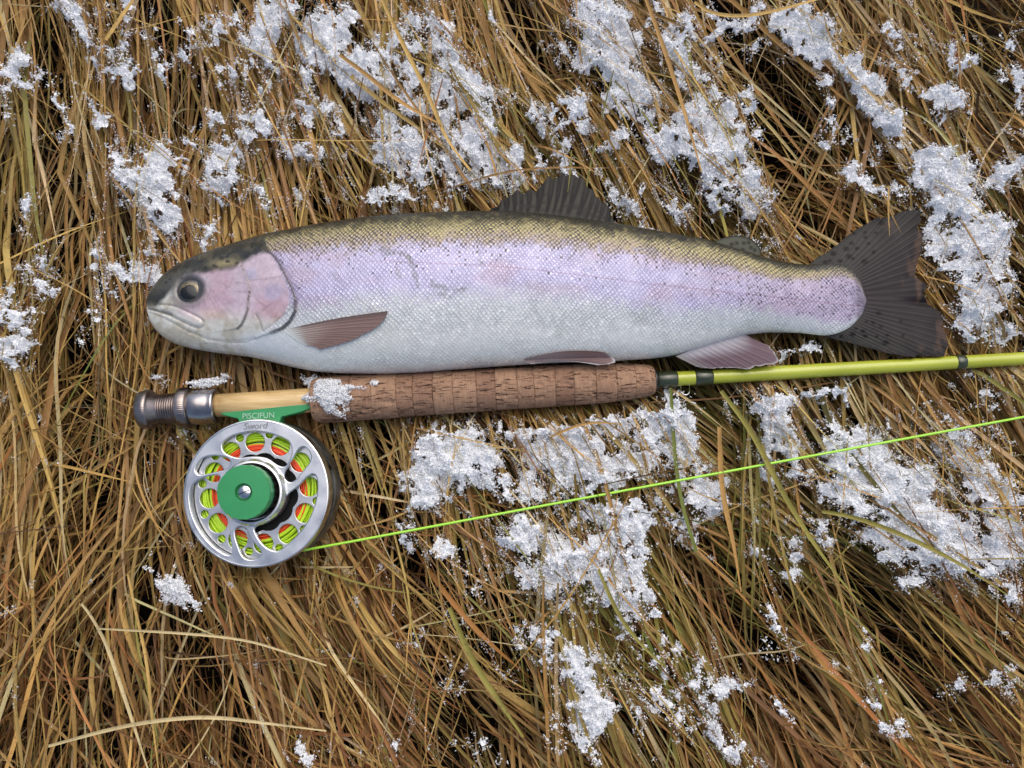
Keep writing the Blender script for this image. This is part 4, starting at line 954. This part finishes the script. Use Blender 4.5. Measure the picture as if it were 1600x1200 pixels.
add('hood', lathe('hood', px_prof([(298, 24), (300, 27), (303, 28.5), (318, 28.5), (330, 28), (334, 27.5), (337, 28.5), (340.5, 28), (341, 20)]), 72), gun2, rod)
wd = NT('pale_wood_insert'); o = wd.obj(); wl = wd.mapping(o, (60, 900, 900), rot=(0, 0, -ang)); w1 = wd.noise(wl, 1.0, 4); w2 = wd.noise(o, 150, 3)
cw = wd.mix(wd.mapr(w1, .35, .7, 0, 1), (*lin((226, 196, 140)), 1), (*lin((204, 168, 110)), 1)); cw = wd.mix(wd.mapr(w2, .6, .75, 0, .4), cw, (*lin((170, 124, 72)), 1))
wd.P(Base_Color=cw, Roughness=.35, Coat_Weight=.4, Coat_Roughness=.2)
add('seat_insert', lathe('seat_insert', px_prof([(338, 18.6), (400, 18.8), (470, 19.4), (493, 19.6)]), 64), wd.m, rod)
# blank with wraps
lime = NT('lime_blank'); o = lime.obj(); l1 = lime.noise(o, 40, 4); l2 = lime.noise(o, 900, 3)
lime.P(Base_Color=lime.mix(lime.mapr(l1, .35, .65, 0, 1), (*lin((172, 180, 52)), 1), (*lin((186, 194, 66)), 1)), Roughness=lime.mapr(l2, .3, .7, .22, .4), Coat_Weight=.6, Coat_Roughness=.12, Normal=lime.bump(l1, .12, .002))
wrap = NT('dark_green_wrap'); o = wrap.obj(); wl = wrap.mapping(o, rot=(0, 0, -ang)); wvn = wrap.n('ShaderNodeTexWave', bands_direction='X'); wrap.set(wvn, 'Vector', wl); wrap.set(wvn, 'Scale', 700.0)
wrap.P(Base_Color=(*lin((52, 60, 38)), 1), Roughness=.3, Coat_Weight=.8, Coat_Roughness=.08, Normal=wrap.bump(wvn.outputs[0], .2, .0002))
blank_r = lambda x: S * (11.6 - 1.2 * (x - 1100) / 500.0)
xs_ = np.concatenate([np.linspace(1024, 1240, 80), np.linspace(1245, 2500, 120)])
bl = [(RT(x), blank_r(x) + S * (.35 * (fbm(np.array(x / 14.0), np.array(0.3), 3, 3) - .5) * (x < 1300))) for x in xs_]
add('blank', lathe('blank', bl, 40), lime.m, rod)
add('winding_check', lathe('winding_check', px_prof([(1021, 16), (1021.5, 19), (1025, 18), (1027, 14), (1027.5, 11)]), 48), black, rod)
def wrap_ring(x0, x1, extra):
    L_ = x1 - x0
    add('thread_wrap', lathe('thread_wrap', [(RT(x0), blank_r(x0) + 1e-5), (RT(x0 + L_ * .06), blank_r(x0) + S * extra), (RT(x0 + L_ * .5), blank_r(x0) + S * (extra + .15)), (RT(x1 - L_ * .06), blank_r(x1) + S * extra), (RT(x1), blank_r(x1) + 1e-5)], 40), wrap.m, rod)
wrap_ring(1027, 1058, 1.6); wrap_ring(1085, 1113, 1.6); wrap_ring(1492, 1507, 1.0)
def tube(name, pts, r, seg=8, origin=None, sub=None):
    p = np.asarray(pts, float)
    if sub: p = resample(p, sub)
    n = len(p); T = np.gradient(p, axis=0); T /= np.linalg.norm(T, axis=1, keepdims=True)
    h = np.array([0, 0, 1.0]); A = np.cross(T, h); bad = np.linalg.norm(A, axis=1) < 1e-3; A[bad] = [1, 0, 0]; A /= np.linalg.norm(A, axis=1, keepdims=True)
    for i in range(1, n):
        if np.dot(A[i], A[i - 1]) < 0: A[i] = -A[i]
    B = np.cross(T, A); th = np.linspace(0, 2 * math.pi, seg, endpoint=False); r = np.broadcast_to(np.asarray(r, float), (n,))
    V = p[:, None] + (A[:, None] * np.cos(th)[None, :, None] + B[:, None] * np.sin(th)[None, :, None]) * r[:, None, None]
    V = V.reshape(-1, 3) - (0 if origin is None else origin)
    return mesh_np(name, V, [grid_faces(n, seg, True), np.arange(seg)[None, ::-1], (n - 1) * seg + np.arange(seg)[None, :]])
steel = metal('bright_wire', (.75, .75, .76), .18, 1.0, .1)
hk = [(1062, rod_y(1062) + 6, .0045), (1063, 606, .0045), (1064, 611, .006), (1067, 616, .007), (1071.5, 617.5, .0075), (1076, 615.5, .007), (1077.5, 611, .006), (1077, 605, .0045), (1078, rod_y(1078) + 5, .0045)]
add('hook_keeper', tube('hook_keeper', [P(*q_) for q_ in hk], .00042, 8, ROD0, 40), steel, rod)

# ------------------------------------------------------------------ fly reel
REEL0 = P(REEL_C[0], REEL_C[1], REEL_FACE)
UZ = 115.5 / 534.0 * float(np.linalg.norm(P(401, 770, REEL_FACE) - P(400, 770, REEL_FACE)))     # metres per drawing unit; the face has radius 534
RR = 534 * UZ
reel = thing('fly_reel', REEL0, 'silver fly reel with green hub cap holding lime and orange line', 'fishing reel')
reel.rotation_euler = (math.radians(1.5), math.radians(-2.0), 0)
def R2(pts): return [((x - 646) * UZ, -(y - 600) * UZ) for x, y in pts]
def circ(cx, cy, r, n=40, rev=False):
    a = np.linspace(0, 2 * math.pi, n, endpoint=False); a = a[::-1] if rev else a
    return [(cx + r * math.cos(t), cy + r * math.sin(t)) for t in a]
def smooth_loop(pts, it=2):
    p = np.asarray(pts, float)
    for _ in range(it):
        nx_ = np.roll(p, -1, 0); q = np.empty((2 * len(p), 2)); q[0::2] = .75 * p + .25 * nx_; q[1::2] = .25 * p + .75 * nx_; p = q
    return [tuple(v) for v in p]
def plate(name, loops, z0, z1, bevel=0.0, res=2):
    """flat plate with holes between heights z0 and z1"""
    cu = bpy.data.curves.new(name, 'CURVE'); cu.dimensions = '2D'; cu.fill_mode = 'BOTH'
    for lp in loops:
        sp = cu.splines.new('POLY'); sp.points.add(len(lp) - 1)
        for i, (x, y) in enumerate(lp): sp.points[i].co = (x, y, 0, 1)
        sp.use_cyclic_u = True
    cu.extrude = max((z1 - z0) / 2 - bevel, 1e-5); cu.bevel_depth = bevel; cu.bevel_resolution = res; cu.offset = -bevel
    tmp = bpy.data.objects.new('tmp', cu); scene.collection.objects.link(tmp)
    dg = bpy.context.evaluated_depsgraph_get(); me = bpy.data.meshes.new_from_object(tmp.evaluated_get(dg))
    bpy.data.objects.remove(tmp); bpy.data.curves.remove(cu)
    zc = (z0 + z1) / 2
    me.transform(Matrix.Translation((0, 0, zc))); me.name = name
    return me
def turn(name, prof, seg=96, closed=False, wob=None):
    pr = np.array(prof, float); n = len(pr); th = np.linspace(0, 2 * math.pi, seg, endpoint=False)
    R = pr[:, 0][:, None] * np.ones((1, seg))
    if wob is not None: R = R + wob(pr[:, 1][:, None] + 0 * R, th[None, :] + 0 * R)
    V = np.stack([R * np.cos(th), R * np.sin(th), pr[:, 1][:, None] + 0 * R], -1).reshape(-1, 3)
    Fs = [grid_faces(n, seg, True)]
    if closed:
        c = len(V); V = np.concatenate([V, [[0, 0, pr[0, 1]]], [[0, 0, pr[-1, 1]]]]); j = np.arange(seg); j2 = (j + 1) % seg
        Fs += [np.stack([np.full(seg, c), j2, j], -1), np.stack([np.full(seg, c + 1), (n - 1) * seg + j, (n - 1) * seg + j2], -1)]
    me = mesh_np(name, V, Fs)
    return me
def sharp(me, deg=35):
    me.set_sharp_from_angle(angle=math.radians(deg)); return me
alu = metal('brushed_aluminium', (.86, .87, .88), .30, 1.0, .12, 700); alu2 = metal('inner_aluminium', (.74, .75, .76), .34, 1.0, .15, 700); alud = metal('back_frame_metal', (.40, .42, .41), .4, 1.0, .3, 700)
darkm = paint('black_hub', (.010, .011, .010), .55, .1, 0.0, 500, .2); greenp = paint('green_anodised', tuple(lin((52, 146, 88))), .42, .08, .1)
W_ = [[(385, 265), (395, 232), (450, 190), (540, 165), (640, 155), (740, 172), (830, 203), (884, 235), (900, 290), (892, 345), (866, 402), (832, 414), (784, 395), (725, 350), (640, 336), (560, 342), (510, 350), (440, 330), (398, 305)],
      [(938, 300), (972, 266), (1010, 278), (1042, 328), (1036, 380), (985, 440), (928, 512), (890, 527), (853, 502), (848, 462), (880, 405), (915, 348)],
      [(1060, 460), (1087, 490), (1093, 560), (1086, 650), (1050, 760), (990, 862), (900, 952), (835, 1008), (790, 1016), (718, 982), (668, 920), (638, 862), (652, 842), (720, 822), (790, 772), (842, 702), (862, 632), (900, 592), (960, 552), (1012, 490)],
      [(500, 855), (543, 836), (582, 858), (603, 902), (642, 960), (693, 1010), (697, 1046), (662, 1072), (600, 1075), (558, 1050), (528, 980), (502, 910)],
      [(163, 565), (190, 528), (260, 488), (340, 473), (378, 478), (372, 512), (356, 560), (362, 640), (392, 722), (432, 772), (457, 802), (462, 900), (482, 1000), (488, 1032), (462, 1047), (400, 1022), (310, 952), (230, 852), (178, 742), (158, 640)],
      [(192, 440), (208, 390), (250, 343), (320, 330), (400, 338), (448, 362), (452, 400), (422, 432), (350, 447), (270, 467), (215, 472)]]
mm = 0.001
add('spool_face', sharp(plate('spool_face', [circ(0, 0, RR * .985, 160)] + [smooth_loop(R2(w)) for w in W_] + [circ(-.03 * RR, .02 * RR, RR * .35, 64)], -.0022, 0.0, .0007)), alu, reel)
rim = add('spool_rim', sharp(turn('spool_rim', [(RR * .90, -.0035), (RR * .955, -.0012), (RR * .975, .0006), (RR * .99, .0004), (RR * 1.0, -.0006), (RR * 1.003, -.004), (RR * .995, -.0085), (RR * .97, -.0088), (RR * .965, -.004), (RR * .90, -.0035)], 160)), alu, reel)
a0 = math.radians(6.5)
loops = [circ(.012 * RR, 0, RR * .90, 140)]
for i in range(12):
    t_ = a0 + i * math.pi / 6
    loops.append(circ(RR * (.012 + .69 * math.cos(t_)), RR * .69 * math.sin(t_), RR * .132, 36))
    t2 = t_ + math.pi / 12; loops.append(circ(RR * (.012 + .80 * math.cos(t2)), RR * .80 * math.sin(t2), RR * .054, 20))
sc_ = [(RR * (.012 + (.505 + .035 * abs(math.sin(6 * (t - a0)))) * math.cos(t)), RR * (.505 + .035 * abs(math.sin(6 * (t - a0)))) * math.sin(t)) for t in np.linspace(0, 2 * math.pi, 200, endpoint=False)]
loops.append(sc_)
add('spool_plate', sharp(plate('spool_plate', loops, -.0052, -.0038, .0003)), alu2, reel)
# line on the spool: coils seen through the holes
def coils(name, r0, r1, nr, zs, rad, seed):
    Vs, Fs, off = [], [], 0; rg = np.random.default_rng(seed); ns, sg = 120, 6
    th = np.linspace(0, 2 * math.pi, ns, endpoint=False); ph = np.linspace(0, 2 * math.pi, sg, endpoint=False)
    for z in zs:
        for i in range(nr):
            r_ = r0 + (r1 - r0) * (i + .5) / nr + rg.normal(0, rad * .25); rw = r_ + rad * 1.3 * np.sin(th * rg.integers(1, 4) + rg.uniform(0, 6)) * rg.uniform(.2, 1); zz = z + rad * rg.normal(0, .5) + rad * np.sin(th * rg.integers(1, 5) + rg.uniform(0, 6))
            V = np.stack([(rw[:, None] + rad * np.cos(ph)) * np.cos(th)[:, None], (rw[:, None] + rad * np.cos(ph)) * np.sin(th)[:, None], zz[:, None] + rad * np.sin(ph)], -1)
            i_ = np.arange(ns)[:, None]; j_ = np.arange(sg)[None, :]
            f_ = np.stack([i_ * sg + j_, ((i_ + 1) % ns) * sg + j_, ((i_ + 1) % ns) * sg + (j_ + 1) % sg, i_ * sg + (j_ + 1) % sg], -1).reshape(-1, 4)
            Vs.append(V.reshape(-1, 3)); Fs.append(f_ + off); off += ns * sg
    return mesh_np(name, np.concatenate(Vs), np.concatenate(Fs))
limel = paint('lime_line', tuple(lin((186, 226, 44))), .35, .1, .2); orl = paint('orange_backing', tuple(lin((238, 84, 44))), .5, .1, .0)
add('line_coil', coils('line_coil', RR * .63, RR * .88, 9, (-.0068, -.0082), RR * .0165, 3), limel, reel, kind='stuff')
add('backing_coil', coils('backing_coil', RR * .565, RR * .655, 5, (-.0066, -.0075), RR * .012, 4), orl, reel, kind='stuff')
add('spool_flange', sharp(turn('spool_flange', [(RR * .2, -.010), (RR * .96, -.010), (RR * .975, -.0125), (RR * .96, -.0135), (RR * .2, -.0135)], 120)), alud, reel)
add('spool_drum', sharp(turn('spool_drum', [(RR * .575, -.0090), (RR * .40, -.0091)], 80)), darkm, reel)
# back frame
bk = [circ(0, 0, RR * 1.0, 140), circ(0, 0, RR * .86, 120)]
add('frame_ring', sharp(turn('frame_ring', [(RR * .93, -.0150), (RR * .985, -.0146), (RR * 1.0, -.0155), (RR * 1.0, -.0260), (RR * .985, -.0270), (RR * .93, -.0265), (RR * .93, -.0150)], 140)), alud, reel)
lp2 = [circ(0, 0, RR * .96, 120)] + [circ(RR * .66 * math.cos(t), RR * .66 * math.sin(t), RR * .15, 28) for t in np.linspace(0, 2 * math.pi, 9, endpoint=False)]
add('back_plate', sharp(plate('back_plate', lp2, -.0275, -.0255, .0004)), alud, reel)
for aa in (20, 140, 250, 305):
    t_ = math.radians(aa); me_ = turn('frame_post', [(.0022, -.0255), (.0022, -.0105)], 16); me_.transform(Matrix.Translation((RR * .962 * math.cos(t_), RR * .962 * math.sin(t_), 0)))
    add('frame_post', me_, alud, reel)
# hub, drag knob and screw
def shifted(me, x, y): me.transform(Matrix.Translation((x * RR, y * RR, 0))); return me
add('hub_ring', shifted(sharp(turn('hub_ring', [(RR * .37, -.006), (RR * .37, .0030), (RR * .395, .0042), (RR * .42, .0040), (RR * .445, .0024), (RR * .455, .0002), (RR * .455, -.006)], 120)), -.035, .008), alu, reel)
kn = add('drag_knob', shifted(sharp(turn('drag_knob', [(RR * .352, -.004), (RR * .352, .0065)], 120, False, lambda z, th_: .0004 * np.cos(th_ * 22))), -.045, .015), darkm, reel)
add('knob_cap', shifted(sharp(turn('knob_cap', [(RR * .352, .0064), (RR * .358, .0072), (RR * .358, .0128), (RR * .350, .0138), (RR * .12, .0140), (RR * .115, .0136), (RR * .115, .0110), (RR * .01, .0110)], 120, False, lambda z, th_: np.where(z > .0140 - 1e-6, 0, .00012 * np.cos(th_ * 22)) * (z < .0139) * (z > .007))), -.050, .018), greenp, reel)
scw = add('screw', shifted(sharp(turn('screw', [(RR * .001, .0132), (RR * .06, .0131), (RR * .085, .0126), (RR * .09, .0118), (RR * .09, .0108)], 48)), -.051, .019), steel, reel)
sl = plate('slot', [[(-.0033, -.00022), (.0033, -.00022), (.0033, .00022), (-.0033, .00022)]], .0126, .01335); sl.transform(Matrix.Rotation(math.radians(22), 4, 'Z')); add('slot', shifted(sl, -.051, .019), darkm, scw)
# foot clamped to the rod seat
def rloc(px_, py_, z): return P(px_, py_, z) - REEL0
FT = [(336, 643), (344, 640), (400, 637.5), (450, 634), (490, 632), (492, 637), (470, 645), (440, 652), (437, 660), (437, 672), (373, 672), (374, 661), (371, 655), (350, 650)]
fz = .0110
pts = [tuple(rloc(x, y, fz)[:2]) for x, y in FT]
add('reel_foot', sharp(plate('reel_foot', [pts], -.0170, fz - REEL_FACE, .0006)), greenp, reel)
# lettering
def lettering(name, body, px_, py_, w_px, z, rot, mat, shear=0.0, ext=.00004):
    cu = bpy.data.curves.new(name, 'FONT'); cu.body = body; cu.align_x = 'CENTER'; cu.align_y = 'CENTER'; cu.size = 1.0; cu.shear = shear
    tmp = bpy.data.objects.new('tmp', cu); scene.collection.objects.link(tmp)
    bpy.context.view_layer.update(); dg = bpy.context.evaluated_depsgraph_get(); ev = tmp.evaluated_get(dg)
    me = bpy.data.meshes.new_from_object(ev); bpy.data.objects.remove(tmp); bpy.data.curves.remove(cu)
    co = np.array([v.co[:] for v in me.vertices]); wd_ = np.ptp(co[:, 0]); sc = w_px * S / wd_
    l_ = rloc(px_, py_, z)
    me.transform(Matrix.Translation((l_[0], l_[1], z - REEL_FACE)) @ Matrix.Rotation(rot, 4, 'Z') @ Matrix.Diagonal((sc, sc, sc, 1)))
    return add(name, me, mat, reel)
lettering('foot_lettering', 'PISCIFUN', 404, 650.5, 50, fz + .00012 + .0011, math.radians(2.2), paint('white_print', (.36, .56, .43), .5))
lettering('rim_lettering', 'Sword', 399, 666, 38, REEL_FACE + .00055, math.radians(3), metal('engraved_grey', (.42, .43, .45), .5), .25)

# ------------------------------------------------------------------ running line
LA = P(462, 862, .0085); LM = P(560, 844.5, .0120); LB = P(1600, 652, .0135); LC = P(1900, 597, .0135)
tw = np.linspace(0, 1, 220)[:, None]
pl = np.concatenate([LA + (LM - LA) * tw[:20] / tw[19], LM + (LB - LM) * tw[1:], LB + (LC - LB) * tw[1:40] / tw[39]])
pl[:, 2] += .0003 * np.sin(np.linspace(0, 40, len(pl))); pl[:, 1] += .0004 * np.sin(np.linspace(0, 3.1, len(pl)))
ll = NT('lime_fly_line'); l1 = ll.noise(ll.obj(), 500, 3); ll.P(Base_Color=ll.mix(l1, (*lin((150, 220, 50)), 1), (*lin((190, 245, 84)), 1)), Roughness=.35, Coat_Weight=.3)
add('fly_line', tube('fly_line', pl, .00072, 10, LA), ll.m, label='thin taut lime green fly line running from reel to right edge', category='fishing line').location = tuple(LA)

# ------------------------------------------------------------------ snow lumps that can be picked out
def lump(px_, py_, z_, rx, ry, ang_, hgt, n, label, seed, zsurf=None):
    rg = np.random.default_rng(seed); c, s_ = math.cos(ang_), math.sin(ang_)
    u = rg.uniform(-1.5, 1.5, n * 5); v = rg.uniform(-1.5, 1.5, n * 5)
    rad = np.hypot(u, v) + 1.5 * (fbm(u * 2.2 + 9, v * 2.2 + seed, seed, 3) - .5)
    kk = rg.random(n * 5) < 1 - smooth(.65, 1.15, rad); u, v, rad = u[kk], v[kk], rad[kk]
    x = px_ + c * u * rx - s_ * v * ry; y = py_ + s_ * u * rx + c * v * ry
    zt = (zsurf(x, y) if zsurf else z_) + hgt * np.clip(1 - (rad / 1.15) ** 2, 0, 1) * (0.7 + .6 * fbm(x / 8, y / 8, seed + 2, 3))
    zz = zt - rg.random(len(x)) ** 2 * .6 * (zt - (zsurf(x, y) if zsurf else z_)) + .0002
    W = P(x, y, z_ + .003); W[:, 2] = zz; o0 = P(px_, py_, z_)
    tone_ = rg.uniform(.88, 1, (len(x), 1)) * np.array([[.93, .945, .965]])
    # solid core
    g_ = np.linspace(-1.2, 1.2, 56); U, Vv = np.meshgrid(g_, g_, indexing='ij'); Rd = np.hypot(U, Vv) + 1.5 * (fbm(U * 2.2 + 9, Vv * 2.2 + seed, seed, 3) - .5)
    Xc = px_ + c * U * rx - s_ * Vv * ry; Yc = py_ + s_ * U * rx + c * Vv * ry
    Zc = (zsurf(Xc, Yc) if zsurf else z_ + 0 * Xc) + hgt * np.clip(1 - (Rd / 1.0) ** 2, 0, 1) * (.6 + .6 * fbm(Xc / 8, Yc / 8, seed + 2, 3)) - .0006
    ff_ = grid_faces(56, 56); gd = (Rd < 0.85).ravel()[ff_].all(1); us, iv = np.unique(ff_[gd], return_inverse=True)
    Wc = P(Xc, Yc, z_ + .003); Wc[..., 2] = Zc; core = (Wc.reshape(-1, 3)[us] - o0, iv.reshape(-1, 4), np.tile(np.array([[.9, .92, .95, 1.]]), (len(us), 1)))
    o_ = add('snow_lump', snow_mesh('snow_lump', W - o0, rg.uniform(.0004, .0011, len(x)), tone_, np.ones(len(x)), core), SNOWM, label=label, category='snow')
    o_.location = tuple(o0); return o_
def cork_top(x, y):
    d = (y - rod_y(x)); r_ = np.interp(x, [474, 482, 494], [19.5, 24.0, 37.0]); return ROD_Z + S * np.sqrt(np.clip(r_ ** 2 - d ** 2, 16, None))
lump(514, 612, .019, 40, 28, .12, .0050, 3000, 'white snow lump sitting across the front end of the cork grip', 22, cork_top)
lump(584, 597, .018, 6, 5, 0, .0018, 120, 'tiny snow crumb stuck on top of the cork grip', 8, cork_top)
lump(322, 597, .010, 30, 6, -.06, .003, 420, 'thin strip of snow behind the metal reel seat hood', 12)
lump(270, 918, .002, 40, 22, .62, .0075, 1300, 'icy snow lump on the bare grass below left of the reel', 6)

# ------------------------------------------------------------------ single stalks that stand out
def stalk(pts, z, wpx, colour, label, taper=.35, fold=.7, category='grass blade', group=None):
    p = np.array([[*q_, z if np.isscalar(z) else zz] for q_, zz in zip(pts, (z if not np.isscalar(z) else [z] * len(pts)))], float)
    p = resample(p, 30); W = P(p[:, 0], p[:, 1], p[:, 2]); o0 = W[0].copy()
    V, F, uv = ribbons((W - o0)[None], np.array([wpx * S]), rng.normal(0, .25, (1, 30)) * 0 + np.linspace(-.3, .3, 30)[None], np.array([fold]), taper, .8)
    me = mesh_np('grass_blade', V, F); n_ = vnoise(np.arange(30) * .4, np.zeros(30) + p[0, 0], 3); cl = np.repeat(colour[None] * (.85 + .3 * n_[:, None]), 3, 0)
    vcol(me, 'Col', cl); vuv(me, 'blade_uv', uv)
    o_ = add('grass_blade', me, GRASS, label=label, category=category); o_.location = tuple(o0)
    o_['group'] = 'single grass blades lying on top'
    return o_
ST, PA, TA, BR, OL, GN = (PAL[k_] for k_ in ('straw', 'pale', 'tan', 'brown', 'olive', 'green'))
stalk([(127, 943), (143, 963), (167, 1007), (187, 1067), (207, 1127), (232, 1205)], .010, 6, PA, 'pale straw stalk running steeply down to the bottom edge at lower left')
stalk([(75, 1166), (187, 1135), (267, 1123), (333, 1120), (400, 1128), (510, 1142)], .012, 6, PA, 'long pale stalk lying nearly level near the bottom left corner')
stalk([(200, 898), (213, 960), (230, 1033), (237, 1120), (248, 1205)], .009, 5, ST, 'straight straw stalk dropping from the icy lump below the reel')
stalk([(150, 982), (300, 990), (387, 1000), (450, 1020), (510, 1040)], .011, 4, PA, 'thin frosted stalk lying level below the icy snow lump', .6)
stalk([(1085, 3), (1110, 20), (1150, 26), (1200, 20), (1290, -5)], .020, 6, ST, 'snow crusted stalk bowing along the top edge right of centre', .7)
stalk([(1389, 290), (1388, 330), (1390, 368)], [.022, .020, .017], 3, ST, 'short thin straw hanging over the upper lobe of the tail fin', .3)
stalk([(1380, 300), (1393, 335), (1408, 364)], [.020, .020, .017], 2.4, TA, 'finer slanting straw resting on the upper lobe of the tail fin', .3)
stalk([(893, 235), (891, 270), (887, 300)], [.024, .022, .019], 2.4, OL, 'thin olive straw overlapping the tip of the dorsal fin', .3)
stalk([(212, -6), (190, 25), (165, 62)], .018, 7, ST, 'broad straw blade slanting down left from the top edge', .8)
stalk([(530, 85), (575, 118), (625, 160), (690, 195)], .020, 7, TA, 'tan blade lying diagonally across the snow left of top centre', .5)
stalk([(595, -5), (625, 60), (670, 148), (695, 215), (735, 266)], .020, 7, ST, 'long straw blade crossing the snow above the trout shoulder', .5)
stalk([(1008, -6), (1040, 82), (1070, 175), (1096, 268)], .022, 7, TA, 'tan blade running from the top edge down across snow right of the dorsal fin', .4)
stalk([(1285, 799), (1337, 808), (1412, 836), (1495, 877), (1575, 930)], .022, 7, OL, 'dark olive blade arching over the big snow patch at right', .3)
stalk([(1127, 611), (1176, 675), (1225, 776), (1285, 870), (1345, 945)], .016, 8, OL, 'broad olive blade running down right from the lime rod butt', .3)
stalk([(1124, 667), (1127, 765), (1146, 847), (1158, 925)], .014, 8, TA, 'flat tan leaf hanging straight down across the fly line', .3)
stalk([(1048, 606), (1052, 680), (1058, 745), (1068, 798), (1088, 862)], .013, 6, GN, 'dark green stem dropping from the rod beside the hook keeper', 1.0)
stalk([(935, 890), (966, 962), (1000, 1006), (1036, 1040)], .018, 6, OL, 'green blade leaving the lower edge of the middle snow patch', .6)
stalk([(702, 950), (737, 1031), (778, 1094), (818, 1152)], .012, 9, OL, 'olive blade lying left of the lowest snow patch', .4)
stalk([(862, 682), (900, 665), (932, 659), (972, 663)], .020, 4, TA, 'small tan stalk bowed over the snow under the cork grip', .4)
